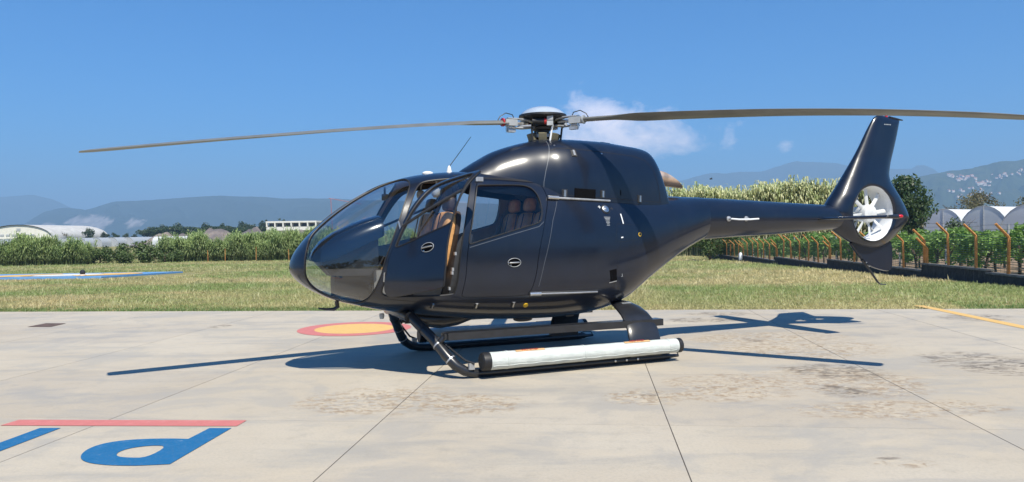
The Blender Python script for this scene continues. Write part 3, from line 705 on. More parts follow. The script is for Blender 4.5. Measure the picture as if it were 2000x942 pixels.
for az, (rs_, zs_) in BZ.items():
    a = math.radians(az-23.3); d = Vector((math.cos(a), math.sin(a), 0)); t = Vector((math.sin(a), -math.cos(a), 0))   # t: towards the leading edge (clockwise rotor)
    rings = []; zz = lambda r_: float(pchip(rs_, zs_, r_))
    ra = [.50,.62,.80,.95,1.08,1.2,1.3]+list(np.linspace(1.5, 4.95, 22))+[5.02,5.045]
    for r_ in ra:
        k = float(np.interp(r_, [.5,.95,1.25,1.3], [0,.12,1,1])); ch = .10+.165*k; th = .05*(1-k)+.030*k
        if r_ > 4.9: ch *= float(np.interp(r_, [4.9,5.02,5.05], [1,.9,.55])); th *= float(np.interp(r_, [4.9,5.05], [1,.5]))
        pit = math.radians(np.interp(r_, [.5,1.2,5.05], [15,14,3])); cd_ = t*math.cos(pit)+Vector((0,0,1))*math.sin(pit); nn = Vector((0,0,1))*math.cos(pit)-t*math.sin(pit)
        o = d*r_+Vector((0,0,zz(r_))); q = []
        for ang in np.linspace(0, 2*math.pi, 19)[:-1]:
            u_ = math.cos(ang); cpos = ch*(.25-.5+.5*u_+.0); thick = th*.5*math.sin(ang)*(1.15 if u_ > 0 else 1+u_*.75)
            q.append(o+cd_*(ch*.5*u_-ch*.1)+nn*thick)
        rings.append(q)
    mb = MB(); mb.loft(rings); BL = mb.build('rotor_blade', M['blade'], HELI, ang=50)
    o = d*.47; zc = zz(.5)
    R = RZ(a)
    mb = MB(); mb.box(d*.46+Vector((0,0,zc)), (.16,.085,.075), R); mb.build('blade_grip', M['grey'], BL)
    mb = MB(); mb.tube([d*.555+Vector((0,0,zc)), d*.575+Vector((0,0,zc))], .052, 12); mb.build('grip_band', M['red'] if az != 328.5 else M['grey'], BL)
    for dz in (.05,-.06):
        mb = MB(); mb.tube([d*.12+Vector((0,0,zc+dz*.6)), d*.3+Vector((0,0,zc+dz)), d*.50+Vector((0,0,zc+dz))], [.04,.035,.03], 8, flat=.45); mb.build('grip_plate', M['alu'], BL)
    mb = MB(); mb.tube([d*.22+Vector((0,0,zc)), d*.40+Vector((0,0,zc))], .022, 8); mb.build('spindle', M['steel'], BL)
    for rr_ in (.40,.50):
        mb = MB(); mb.tube([d*rr_+t*.02+Vector((0,0,zc-.10)), d*rr_+t*.02+Vector((0,0,zc+.055))], .013, 8); mb.build('grip_bolt', M['steel'], BL)
    mb = MB(); mb.box(d*.44+t*.02+Vector((0,0,zc-.095)), (.10,.06,.035), R); mb.build('counterweight', M['alu'], BL)
    mb = MB(); mb.tube([d*.40+Vector((0,0,zc+.04)), d*.43+Vector((0,0,zc+.10)), d*.52+Vector((0,0,zc+.115)), d*.60+Vector((0,0,zc+.07)), d*.63+Vector((0,0,zc+.02))], .006, 6); mb.build('bonding_cable', M['black'], BL)
    pa = a+.42; pd = Vector((math.cos(pa), math.sin(pa), 0))
    mb = MB(); mb.tube([pd*.21+Vector((0,0,2.60)), pd*.24+Vector((0,0,2.83))], .013, 8); pl = mb.build('pitch_link', M['dark'], HELI)
    mb = MB(); mb.tube([pd*.24+Vector((0,0,2.83)), d*.34+t*.03+Vector((0,0,zc-.04))], .018, 8); mb.build('pitch_arm', M['alu'], pl)
    # elastomer damper between this arm and the next
    ba = a+math.radians(60); bd = Vector((math.cos(ba), math.sin(ba), 0)); bt = Vector((-math.sin(ba), math.cos(ba), 0)); c0 = bd*.215+Vector((0,0,2.885))
    mb = MB(); mb.tube([c0-bt*.13, c0+bt*.02], .036, 14); dm = mb.build('damper', M['dark'], HELI)
    mb = MB(); mb.tube([c0+bt*.015, c0+bt*.045], .0385, 14); mb.build('damper_band', M['red'], dm)
    mb = MB(); mb.box(c0+bt*.085+Vector((0,0,.036)), (.07,.075,.055), RZ(ba)); mb.box(c0+bt*.085-Vector((0,0,.028)), (.07,.075,.055), RZ(ba)); mb.build('damper_block', M['grey'], dm)
mb = MB(); mb.tube([(-.02,-.22,2.60),(.02,-.235,2.84)], .012, 8); mb.build('pitch_link', M['white'], HELI)
# ---- skid gear
for sg in (1,-1):
    P = [(-1.86,-.40,.64),(-1.80,-.55,.545),(-1.70,-.76,.40),(-1.60,-.93,.23),(-1.53,-1.0,.14),(-1.44,-1.025,.08),(-1.34,-1.03,.052),(-1.2,-1.03,.045),(-.2,-1.03,.045),(1.0,-1.03,.045),(1.10,-1.03,.045),(1.14,-1.03,.043),(1.25,-1.03,.043)]
    mb = MB(); mb.tube([(x, y*sg, z) for x, y, z in P], [.056,.056,.056,.056,.055,.052,.048,.045,.045,.045,.04,.024,.018], 14); SK = mb.build('skid_tube', M['gear'], HELI)
    for i in (1, 2, 3):
        p0, p1 = Vector(P[i]), Vector(P[i+1]); p0.y *= sg; p1.y *= sg; c = p0.lerp(p1, .35); dd = (p1-p0).normalized()
        mb = MB(); mb.tube([c-dd*.008, c+dd*.008], .061, 14); mb.build('clamp', M['alu'] if i > 1 else M['dark'], SK)
    mb = MB(); mb.tube([(-1.66,-.80*sg,.42),(-1.55,-.92*sg,.30),(-1.45,-1.06*sg,.20),(-1.36,-1.10*sg,.16)], .012, 8); mb.build('inflation_hose', M['black'], SK)
    mb = MB(); mb.box((-1.385,-1.07*sg,.135), (.06,.05,.07)); mb.tube([(-1.40,-1.075*sg,.10),(-1.40,-1.075*sg,.17)], .02, 8); mb.build('hose_fitting', M['alu'], SK)
    mb = MB(); mb.box((0,-1.03*sg,.010), (2.1,.06,.016)); mb.build('skid_shoe', M['dark'], SK)
    for i in range(3): disc('skid_bolt', (.36+.15*i,-1.03*sg-.044*sg,.05), (0,-sg,0), [(.013,-.004),(.013,.008),(.002,.01)], M['steel'], SK)
    mb = MB(); mb.tube([(1.02,-1.03*sg,.075),(1.1,-1.035*sg,.10),(1.22,-1.04*sg,.095),(1.245,-1.04*sg,.06)], .006, 6); mb.build('tie_cord', M['dark'], SK)
    # float bag
    rings = []
    for i in range(25):
        x = -1.22+2.36*i/24; rad = .094-.012*i/24
        rings.append([(x, -1.15*sg+rad*math.cos(a_)*(1+.012*math.sin(i*1.7+a_*3)), .185+rad*math.sin(a_)*(1+.014*math.sin(i*2.3+a_*2))) for a_ in np.linspace(0, 2*math.pi, 25)[:-1]])
    mb = MB(); mb.loft(rings); FL = mb.build('float_bag', M['canvas'], HELI)
    for x0, x1, r0 in ((-1.305,-1.215,.097),(1.135,1.20,.086)):
        s_ = 1 if x0 < 0 else -1
        prof = [(r0*.86,0),(r0*.98,.012),(r0,.03),(r0,.09)]
        mb = MB(); q = []
        for r_, zz_ in prof:
            x = x0+zz_*(x1-x0)/.09 if s_ > 0 else x1-zz_*(x1-x0)/.09
            q.append([(x, -1.15*sg+r_*math.cos(a_), .185+r_*math.sin(a_)) for a_ in np.linspace(0, 2*math.pi, 25)[:-1]])
        mb.loft(q); mb.build('float_end_cap', M['black'], FL)
    for x0 in (-.92, .42):
        lab = []
        for i in range(2):
            lab.append([(x0+(.34 if i else 0), -1.15*sg+(.0925-.006*(x0+1.2)/2)*math.cos(a_)*-sg*-1, .186+(.0925-.006*(x0+1.2)/2)*math.sin(a_)) for a_ in np.linspace(math.radians(84 if sg > 0 else 96), math.radians(118 if sg > 0 else 62), 7)])
        V = [(x, -1.15*sg-(abs(y+1.15*sg))*sg*1.02, .185+(z-.185)*1.02) for q in lab for x, y, z in q]
        mb = MB(); mb.add(V, [(i, i+1, 8+i, 7+i) for i in range(6)]); lo = mb.build('no_step_label', simple('label_orange', (.58,.36,.17), .6) if 'label_orange' not in bpy.data.materials else bpy.data.materials['label_orange'], FL)
        if sg > 0:
            cu = bpy.data.curves.new('lettering_curve', 'FONT'); cu.body = 'NO STEP'; cu.size = .05; cu.align_x = 'CENTER'; cu.align_y = 'CENTER'; cu.extrude = .0008
            cu.materials.append(M['red']); t0_ = bpy.data.objects.new('tmp', cu); COL.objects.link(t0_); bpy.context.view_layer.update(); tm = bpy.data.meshes.new_from_object(t0_.evaluated_get(bpy.context.evaluated_depsgraph_get())); bpy.data.objects.remove(t0_); to = link('lettering', tm, lo)
            an = math.radians(60); to.rotation_euler = (math.radians(12), 0, 0); to.location = (x0+.17, -1.15-.0945*math.sin(math.radians(12)), .1865+.0945*math.cos(math.radians(12)))
    mb = MB(); mb.tube([(-1.20+2.3*i/30, -1.15*sg-(.0935-.012*i/30)*math.cos(math.radians(-28))*sg, .185+(.0935-.012*i/30)*math.sin(math.radians(-28))+.004*math.sin(i*1.9)) for i in range(31)], .006, 6, flat=.7); mb.build('cover_flap', M['canvas'], FL)
    for xs_ in (-1.02,-.10,1.02):
        rs_ = .096-.012*(xs_+1.22)/2.36; mb = MB(); mb.loft([[(xs_+dx_, -1.15*sg+(rs_+dr_)*math.cos(a_), .185+(rs_+dr_)*math.sin(a_)) for a_ in np.linspace(0, 2*math.pi, 25)[:-1]] for dx_, dr_ in ((-.012,-.002),(-.011,.002),(.011,.002),(.012,-.002))], False); mb.build('strap', M['canvas'], FL)
    # step board
    mb = MB(); mb.box((-.24,-.86*sg,.472), (2.70,.15,.012)); mb.box((-.24,-.937*sg,.438), (2.70,.008,.078)); mb.box((-.24,-.783*sg,.438), (2.70,.008,.078)); ST = mb.build('step_board', M['gear'], HELI, ang=20)
    mb = MB(); mb.box((-1.60,-.86*sg,.44), (.05,.11,.06)); mb.tube([(-1.66,-.85*sg,.38),(-1.60,-.86*sg,.44)], .03, 8); mb.build('step_bracket', M['gear'], ST)
    mb = MB(); mb.box((.80,-.90*sg,.385), (.12,.05,.07)); mb.build('step_bracket', M['gear'], ST)
# rear cross tube: wide faired arch
pth = [(-1.045,.07),(-1.04,.16),(-1.02,.27),(-.97,.375),(-.88,.465),(-.76,.535),(-.60,.59),(-.42,.625),(-.2,.64),(0,.645)]
pth = pth+[(-y, z) for y, z in pth[::-1][1:]]
rings = []
for i, (y, z) in enumerate(pth):
    y0, z0 = pth[max(i-1,0)]; y1, z1 = pth[min(i+1,len(pth)-1)]; L = math.hypot(y1-y0, z1-z0); ny, nz_ = -(z1-z0)/L, (y1-y0)/L
    ay = abs(y); xa = np.interp(ay, [0,.25,.45,.6,1.05], [.80,.78,.70,.66,.57]); xb = np.interp(ay, [0,.25,.45,.6,1.05], [.92,.95,1.0,1.01,1.005])
    q = []
    for a_ in np.linspace(0, 2*math.pi, 25)[:-1]:
        u_ = math.cos(a_); v_ = math.sin(a_); t_ = .036*math.copysign(abs(v_)**.8, v_)
        q.append(((xa+xb)/2+(xb-xa)/2*math.copysign(abs(u_)**.8, u_), y+ny*t_, z+nz_*t_))
    rings.append(q)
mb = MB(); mb.loft(rings); RC = mb.build('rear_cross_tube', M['gear'], HELI)
mb = MB(); mb.box((.86,-.50,.645), (.13,.06,.006)); mb.build('cross_tube_placard', M['grey'], RC)
for sg in (1,-1):
    mb = MB(); mb.box((.78,-1.03*sg,.085), (.42,.075,.06)); mb.build('skid_saddle', M['gear'], RC)
mb = MB(); mb.tube([(-1.88,-.46,.62),(-1.93,-.2,.66),(-1.93,.2,.66),(-1.88,.46,.62)], .056, 12); mb.build('front_cross_tube', M['gear'], HELI)
# belly fairing, hook, antennas
rings = []
for x, w, z0, z1 in ((-1.95,.05,.60,.66),(-1.80,.16,.53,.66),(-1.60,.24,.45,.66),(-1.40,.26,.42,.66),(-1.2,.24,.44,.66),(-1.0,.18,.50,.66),(-.88,.08,.56,.66)):
    rings.append([(x, w*math.cos(a_), (z0+z1)/2+(z1-z0)/2*math.sin(a_)) for a_ in np.linspace(0, 2*math.pi, 25)[:-1]])
mb = MB(); mb.loft(rings); mb.build('belly_fairing', M['gear'], HELI)
mb = MB(); mb.sq((-.42,-.25,.50), (.12,.07,.035), .8); mb.build('belly_antenna', M['gear'], HELI)
mb = MB(); mb.tube([(-2.59,-.05,.80),(-2.58,-.05,.735),(-2.62,-.05,.71),(-2.70,-.05,.712),(-2.79,-.05,.728)], [.025,.025,.02,.014,.008], 8); mb.build('pitot_tube', M['gear'], HELI)
mb = MB(); mb.lathe([(.028,.60),(.03,.57),(.022,.54),(.002,.54)], (-2.10,-.12,.04), 12); mb.build('landing_light', M['grey'], HELI)
mb = MB(); mb.lathe([(.04,2.235),(.03,2.27),(.016,2.32),(.005,2.335)], (-1.235,0,0), 14); an_ = mb.build('antenna', M['white'], HELI)
mb = MB(); mb.tube([(-1.235,0,2.32),(-1.08,0,2.52),(-.955,0,2.685)], [.005,.004,.003], 6); mb.build('whip', M['dark'], an_)
mb = MB(); mb.sq((-1.50,0,2.235), (.065,.05,.028), .9); mb.build('gps_dome', M['white'], HELI)
# ---- cabin
fl_ = [(x, -float(pod(*pod_at(x, .765))[1])-.03) for x in np.linspace(-2.36, .2, 22)]; fl_ = [(x, max(.05, y)) for x, y in fl_]
mb = MB(); mb.loft([[(x,-y,.745),(x,y,.745),(x,y,.775),(x,-y,.775)] for x, y in fl_]); mb.build('cabin_floor', M['floor'], HELI, False)
bk = [(-float(pod(*pod_at(.02, z))[1])-.04, z) for z in np.linspace(.70, 2.10, 15)]
mb = MB(); mb.loft([[(x,-w,z),(x,w,z)] if False else (x,0,0) for x in ()]) if False else mb.loft([[(.0,-w,z),(.0,w,z),(.03,w,z),(.03,-w,z)] for w, z in bk]); mb.build('rear_bulkhead', M['liner'], HELI, False)
mb = MB(); mb.box((-1.0,0,2.17), (1.1,.5,.02)); mb.build('headliner', M['liner'], HELI, False)
# instrument hood: arched shell from nose back over the panel
rings = []
for x, zt_, zb_, w in ((-2.86,1.30,1.25,.10),(-2.83,1.37,1.24,.16),(-2.75,1.47,1.24,.22),(-2.62,1.555,1.28,.28),(-2.45,1.64,1.36,.32),(-2.28,1.705,1.44,.335),(-2.14,1.745,1.50,.34),(-2.11,1.745,1.52,.335)):
    rings.append([(x, w*math.copysign(abs(math.cos(a_))**.7, math.cos(a_)), (zb_ if math.sin(a_) < 0 else zb_+(zt_-zb_)*math.sin(a_)**.75)) for a_ in np.linspace(0, 2*math.pi, 33)[:-1]])
mb = MB(); mb.loft(rings); HD = mb.build('instrument_hood', M['hood'], HELI)
mb = MB(); mb.add([(-2.80,-.2,1.24),(-2.17,-.30,1.50),(-2.17,-.30,1.22),(-2.25,-.25,1.08),(-2.66,-.16,1.08),(-2.80,.2,1.24),(-2.17,.30,1.50),(-2.17,.30,1.22),(-2.25,.25,1.08),(-2.66,.16,1.08)], [(0,1,2,3,4),(9,8,7,6,5),(0,5,6,1),(1,6,7,2),(2,7,8,3),(3,8,9,4),(4,9,5,0)]); PN = mb.build('instrument_panel', M['dark'], HELI, False)
mb = MB(); mb.box((-2.42,0,.98), (.40,.26,.26)); mb.box((-2.2,0,.90), (.3,.2,.26)); mb.build('centre_console', M['black'], HELI, False)
mb = MB(); mb.box((-2.05,-.15,.95), (.28,.02,.36)); mb.build('console_side', M['liner'], HELI, False)
for y in (-.36,-.25,.25,.36):
    mb = MB(); mb.tube([(-2.22,y,.78),(-2.26,y,.90),(-2.25,y,.95)], .010, 6); mb.box((-2.26,y,.94), (.02,.07,.06)); mb.build('pedal', M['dark'], HELI)
for y in (-.42,.42):
    mb = MB(); mb.tube([(-1.86,y,.76),(-2.02,y,.95),(-2.04,y,1.10),(-1.97,y,1.20),(-1.93,y,1.27)], .014, 8); mb.build('cyclic_stick', M['white'] if y < 0 else M['dark'], HELI)
    mb = MB(); mb.tube([(-1.4,y+.2,.85),(-1.75,y+.2,1.06)], .016, 8); mb.build('collective_lever', M['dark'], HELI)
def seat(x, y, front=True, w=.23):
    S = empty('front_seat' if front else 'rear_seat', (x,y,.76), 0, HELI)
    mb = MB(); mb.sq((-.19,0,.33), (.25,w,.075), .4, RY(-.08)); mb.build('cushion', M['leather'], S)
    mb = MB(); mb.sq((.09,0,.68), (.075,w,.34), .45, RY(.18)); b_ = mb.build('backrest', M['leather'], S)
    mb = MB(); mb.sq((.165,0,.66), (.035,w*1.04,.37), .35, RY(.18)); mb.build('back_shell', M['seatdark'], S)
    mb = MB(); mb.sq((.17,0,1.11), (.05,.13,.085), .55, RY(.12)); mb.build('headrest', M['leather'] if not front else M['seatdark'], S)
    mb = MB(); mb.box((-.15,0,.13), (.36,w*1.5,.26)); mb.build('seat_base', M['dark'], S, False)
    mb = MB(); mb.tube([(.04,-.1,1.0),(-.02,-.09,.75),(.0,-.12,.45)], .014, 6, flat=.4); mb.tube([(.04,.1,1.0),(-.02,.09,.75),(.0,.12,.45)], .014, 6, flat=.4); mb.build('harness', M['black'], S)
    return S
seat(-1.53,-.33); seat(-1.53,.33)
for y in (-.48,0,.48): seat(-.36, y, False, .20)
mb = MB(); mb.box((-1.22,0,1.45), (.05,.28,1.3)); mb.build('centre_post', M['seatdark'], HELI, False)
for y in (-.30,.30):
    mb = MB(); mb.sq((-1.50,y,2.00), (.05,.045,.06), .9); mb.tube([(-1.50,y,2.05),(-1.49,y,2.12),(-1.46,y,2.16)], .008, 6); mb.build('headset', M['grey'], HELI)
mb = MB(); mb.tube([(-2.02,-.02,2.07),(-2.02,-.02,1.99)], .012, 6); mb.box((-2.02,-.02,1.955), (.05,.10,.07)); mb.build('compass', M['black'], HELI)
for sg in (1,-1):
    jb = []
    for z in np.linspace(.79, 1.52, 10):
        x = -1.30-.06*(1.35-z)*-1 if False else np.interp(z, [.8,1.15,1.6], [-1.40,-1.34,-1.25]); y = float(pod(*pod_at(x, z))[1])
        jb.append([(x-.10,(y+.05)*sg,z),(x+.06,(y+.03)*sg,z),(x+.06,(y+.30)*sg,z),(x-.14,(y+.30)*sg,z)])
    mb = MB(); mb.loft(jb); JB = mb.build('door_jamb', M['dark'], HELI, False)
    for z in (.93,1.10,1.14,1.31):
        x = np.interp(z, [.8,1.15,1.6], [-1.50,-1.44,-1.35]); y = float(pod(*pod_at(x, z))[1]); mb = MB(); mb.box((x,(y+.06)*sg,z), (.022,.04,.035)); mb.build('jamb_fitting', M['alu'], JB, False)

# ================================================================== GROUND
PM = Vector((.10513,.99446,0)); PN_ = Vector((.99446,-.10513,0))        # pad axes: along and across the joints
PAD_YAW = math.atan2(-PM.x, PM.y)
def padp(u, v, z=0): return PN_*u+PM*v+Vector((0,0,z))
EDGE = 15.03
def terrain(y): return -.022*np.clip(np.asarray(y, float)-19, 0, 56)
def vnoise(P, s, seed=0):
    P = np.asarray(P, float)*s; i = np.floor(P).astype(np.int64); f = P-i; f = f*f*(3-2*f)
    def h(a, b): 
        n = (a*374761393+b*668265263+seed*982451653) & 0x7fffffff; n = ((n ^ (n >> 13))*1274126177) & 0x7fffffff; return (n & 0xffff)/65535.0
    a, b = i[:,0], i[:,1]
    return (h(a,b)*(1-f[:,0])+h(a+1,b)*f[:,0])*(1-f[:,1])+(h(a,b+1)*(1-f[:,0])+h(a+1,b+1)*f[:,0])*f[:,1]
def fbm(P, s, seed=0, o=4): return sum(vnoise(P, s*2**k, seed+k)*.5**k for k in range(o))/sum(.5**k for k in range(o))
def concrete():
    t = NT('weathered_concrete'); p = t.pos()
    n1 = t.noise(p, .22, 6, .6, .3); n2 = t.noise(t.mapping(p, (.35,1.3,1), rot=(0,0,.1)), 1.4, 8, .68, .4); n3 = t.noise(p, 45, 4, .7); n4 = t.noise(p, 4.5, 8, .7)
    c = t.mix(t.ramp(n1, .34, .66), (.405,.352,.275), (.455,.408,.332))
    c = t.mix(t.math('MULTIPLY', t.ramp(n2, .47, .68), .72), c, (.300,.288,.262))
    c = t.mix(t.math('MULTIPLY', t.ramp(n4, .50, .72), .50), c, (.315,.288,.240))
    c = t.mix(t.math('MULTIPLY', t.ramp(n3, .40, .72), .38), c, (.29,.27,.235))
    n5 = t.noise(p, .85, 7, .62, .5); c = t.mix(t.math('MULTIPLY', t.ramp(n5, .50, .60), .55), c, (.315,.30,.272))
    n6 = t.noise(t.mapping(p, (.6,1.2,1), loc=(3,5,0)), 1.1, 7, .65, .4); c = t.mix(t.math('MULTIPLY', t.ramp(n6, .56, .64), .35), c, (.47,.405,.31))
    # each slab poured a shade apart
    oi = t.n('ShaderNodeObjectInfo').outputs['Random']
    c = t.mix(.5, c, t.mix(oi, (.42,.42,.42), (.58,.58,.58)), 'OVERLAY') if False else t.mix(1.0, c, t.n('ShaderNodeCombineColor', {0:t.ramp(oi,0,1,.955,1.03),1:t.ramp(oi,0,1,.955,1.03),2:t.ramp(oi,0,1,.96,1.02)}).outputs[0], 'MULTIPLY')
    # flaking and oil patches (x, y, rx, ry, kind)
    sx = t.n('ShaderNodeSeparateXYZ'); t.set(sx.inputs[0], p)
    def spot(x, y, rx, ry):
        u = t.math('DIVIDE', t.math('SUBTRACT', sx.outputs[0], x), rx); v = t.math('DIVIDE', t.math('SUBTRACT', sx.outputs[1], y), ry)
        return t.ramp(t.math('ADD', t.math('MULTIPLY', u, u), t.math('MULTIPLY', v, v)), 0, 1.25, 1, 0)
    def acc(L):
        o = None
        for q in L:
            s_ = spot(*q); o = s_ if o is None else t.math('MAXIMUM', o, s_)
        return o
    fl = t.noise(t.mapping(p, (1,1.3,1)), 8.5, 7, .68, .9); fl2 = t.noise(p, 1.7, 9, .74, 1.2)
    tan = acc(FLAKE); drk = acc(STAIN)
    a = t.math('MULTIPLY', t.math('MULTIPLY', t.ramp(fl, .45, .60), t.ramp(t.math('ADD', t.math('MULTIPLY', tan, .46), fl2), .68, 1.0)), .85)
    c = t.mix(a, c, (.265,.195,.125))
    a2 = t.math('MULTIPLY', t.math('MULTIPLY', t.ramp(t.noise(p, 14, 6, .68, .8), .50, .58), t.ramp(t.math('ADD', t.math('MULTIPLY', tan, .46), fl2), .72, 1.0)), .62)
    c = t.mix(a2, c, (.50,.43,.32))
    b = t.math('MULTIPLY', t.math('MULTIPLY', t.ramp(t.noise(t.mapping(p, (.8,1.6,1)), 7.5, 8, .70, .9), .43, .60), t.ramp(t.math('ADD', t.math('MULTIPLY', drk, .52), fl2), .76, 1.06)), .9)
    c = t.mix(b, c, (.115,.095,.075))
    t.bsdf(c, t.ramp(n2, .3, .8, .82, .68), t.math('ADD', t.math('MULTIPLY', n3, .35), t.math('SUBTRACT', n4, t.math('MULTIPLY', a, .8))), .28, .006, Specular_IOR_Level=.35)
    return t.m
FLAKE = [(-1.26, 7.13, 1.0, 0.9), (-0.48, 6.87, 0.8, 0.6), (2.17, 7.62, 0.9, 0.8), (1.21, 7.08, 0.55, 0.5), (3.26, 7.67, 1.1, 1.1), (3.81, 6.51, 0.55, 0.35), (3.58, 10.8, 1.6, 1.0), (1.98, 7.15, 0.9, 0.5), (2.51, 4.98, 0.3, 0.16), (3.66, 9.84, 1.5, 1.2), (3.13, 6.46, 1.0, 0.5)]
STAIN = [(3.44, 8.22, 0.75, 0.7), (5.28, 8.62, 0.95, 1.1), (3.1, 7.19, 0.4, 0.4), (3.8, 13.97, 0.9, 0.5), (3.37, 13.04, 1.1, 0.5), (-4.98, 13.06, 0.25, 0.35), (7.72, 12.89, 0.9, 0.8), (1.25, 7.15, 0.12, 0.12), (2.5, 5.09, 0.14, 0.06), (3.3, 10.58, 0.2, 0.3)]
M['concrete'] = concrete()
PAD = empty('concrete_pad'); tag(PAD, 'pale weathered concrete helicopter pad cast in square slabs', None, None, 'structure')
W_, L_ = 2.33, 2.195; U0 = -1.752; V0 = 6.12-4*L_
def slabmesh(w, l):
    mb = MB(); x, y = w/2-.0043, l/2-.0025
    mb.loft([[(-x,-y,z),(x,-y,z),(x,y,z),(-x,y,z)] for z in (-.1,0)])
    return mesh('slab', mb.V, mb.F, M['concrete'])
rows = [(V0+L_*j, V0+L_*(j+1)) for j in range(7)]; rows.append((rows[-1][1], EDGE)); sm = {}
for j, (v0, v1) in enumerate(rows):
    for i in range(-7, 8):
        key = round(v1-v0, 3)
        if key not in sm: sm[key] = slabmesh(W_, v1-v0)
        o = link('slab', sm[key], PAD, padp(U0+W_*(i+.5), (v0+v1)/2), PAD_YAW)
def padquad(name, u0, u1, v0, v1, z, m, parent=PAD):
    return link(name, mesh(name, [padp(u0,v0,z), padp(u1,v0,z), padp(u1,v1,z), padp(u0,v1,z)], [(0,1,2,3)], m), parent)
padquad('joint_filler', U0-7*W_, U0+8*W_, V0, EDGE, -.0018, simple('joint_filler', (.085,.075,.062), .9))
UL, UR = U0-7*W_, U0+8*W_
for nm, a in (('apron',(UL-12,UR+12,-30,V0)),('apron',(UL-12,UL,V0,EDGE)),('apron',(UR,UR+12,V0,EDGE))):
    tag(padquad(nm, *a, -.002, M['concrete'], None), 'plain concrete apron beyond the slabs', None, None, 'structure')
# paint on the pad
def padpaint(name, col, wear):
    t = NT(name); p = t.pos(); n = t.noise(p, 9, 7, .7); n2 = t.noise(p, 60, 3)
    c = t.mix(t.ramp(n, .35, .8), col, tuple(q*1.12+.012 for q in col)); c = t.mix(t.math('MULTIPLY', t.ramp(n, .60, .72), wear), c, (.42,.40,.35)); c = t.mix(t.math('MULTIPLY', t.ramp(n2, .5, .75), .18), c, (.25,.24,.22))
    t.bsdf(c, .7, n2, .1, .004); return t.m
M['pblue'] = padpaint('blue_pad_paint', (.002,.105,.255), .3); M['pred'] = padpaint('faded_red_pad_paint', (.48,.15,.135), .45); M['pyel'] = padpaint('faded_yellow_pad_paint', (.60,.38,.12), .35); M['pwhite'] = padpaint('white_pad_paint', (.62,.62,.58), .25)
def flat(name, L, z, m, parent=PAD, holes=()):
    """flat painted shape on the ground from (x,y) outline, with holes"""
    P = [Vector(p) for p in L]; E = [(i,(i+1)%len(P)) for i in range(len(P))]
    for hl in holes:
        b = len(P); P += [Vector(p) for p in hl]; E += [(b+i, b+(i+1)%len(hl)) for i in range(len(hl))]
    c = geometry.delaunay_2d_cdt(P, E, [], 0, 1e-6); V = arr([(v.x,v.y) for v in c[0]]); T = np.array(c[2]); ce = V[T].mean(1); k = inside(L, ce)
    for hl in holes: k &= ~inside(hl, ce)
    T = T[k]; cr = np.cross(V[T[:,1]]-V[T[:,0]], V[T[:,2]]-V[T[:,0]]); T[cr < 0] = T[cr < 0][:,::-1]
    return link(name, mesh(name, np.concatenate([V, np.full((len(V),1), z)], 1), T, m), parent)
def smooth_open(P, n=6):
    return [tuple(p) for p in chaikin(P, 2)]
Pout = [(-2.44,6.13),(-2.26,6.12),(-2.33,5.17),(-2.55,5.145)]
bowl = [(-2.55,5.145),(-2.74,5.16),(-2.93,5.23),(-3.05,5.36),(-3.11,5.55),(-3.08,5.71),(-2.96,5.80),(-2.80,5.83),(-2.62,5.83),(-2.475,5.81)]
bw = arr(bowl)
for _ in range(2): bw = np.concatenate([[bw[0]], np.stack([.75*bw[:-1]+.25*bw[1:], .25*bw[:-1]+.75*bw[1:]], 1).reshape(-1,2), [bw[-1]]])
hol = chaikin([(-2.56,5.33),(-2.545,5.62),(-2.67,5.645),(-2.80,5.585),(-2.84,5.48),(-2.80,5.375),(-2.70,5.335)], 2)
flat('painted_letter', Pout[:3]+[tuple(p) for p in bw], .004, M['pblue'], holes=[hol])['label'] = 'blue painted letter P on the concrete'
flat('painted_letter', [(-3.845,6.21),(-3.67,6.20),(-3.76,5.15),(-3.935,5.16)], .004, M['pblue'])['label'] = 'blue painted letter stroke I on the concrete'
flat('painted_bar', [(-4.20,6.50),(-2.225,6.37),(-2.24,6.18),(-4.235,6.31)], .004, M['pred'])
cc_ = arr([-2.58,12.50]); rc = lambda r_: [tuple(cc_+r_*arr([math.cos(a), math.sin(a)])) for a in np.linspace(0, 2*math.pi, 65)[:-1]]
flat('painted_ring', rc(.91), .004, M['pred'], holes=[rc(.64)]); flat('painted_disc', rc(.64), .0045, M['pyel'])
d_ = Vector((7.725,11.61,0))-Vector((7.85,14.06,0)); 
flat('painted_line', [(7.75,14.95),(7.95,14.95),(7.95,9.0),(7.75,9.0)], .004, M['pyel']) if False else flat('painted_line', [(7.79,14.93),(7.98,14.91),(7.70,10.2),(7.48,10.2)], .004, M['pyel'])
flat('drain_cover', [(-8.46,13.36),(-8.46,13.9),(-8.06,13.84),(-8.02,13.32)], .005, simple('rusty_iron', (.10,.065,.05), .8, .3))

# grass field: one sheet out to the horizon
def ground_mat():
    t = NT('dry_field'); p = t.pos(); n1 = t.noise(p, .18, 6, .65); n2 = t.noise(p, 2.5, 6, .7); n3 = t.noise(p, 22, 4)
    c = t.mix(t.ramp(n1, .38, .62), (.20,.20,.085), (.30,.245,.125)); c = t.mix(t.ramp(n2, .45, .7), c, (.15,.175,.065)); c = t.mix(t.math('MULTIPLY', t.ramp(n3, .5, .75), .5), c, (.27,.21,.11))
    t.bsdf(c, .95, n3, .6, .05, Specular_IOR_Level=.1); return t.m
ys = [EDGE,15.6,17,19,22,26,31,37,44,52,60,68,75,90,120,200,400,900,2000,5000,12000,26000]
V = []; F = []
xsn = [-1,-.6,-.3,-.12,-.04,0,.04,.12,.3,.6,1]
for v in ys:
    for k in xsn:
        half_ = 60+v*1.3; P = padp(k*half_, v); V.append((P.x, P.y, float(terrain(P.y))-.03))
n_ = len(xsn)
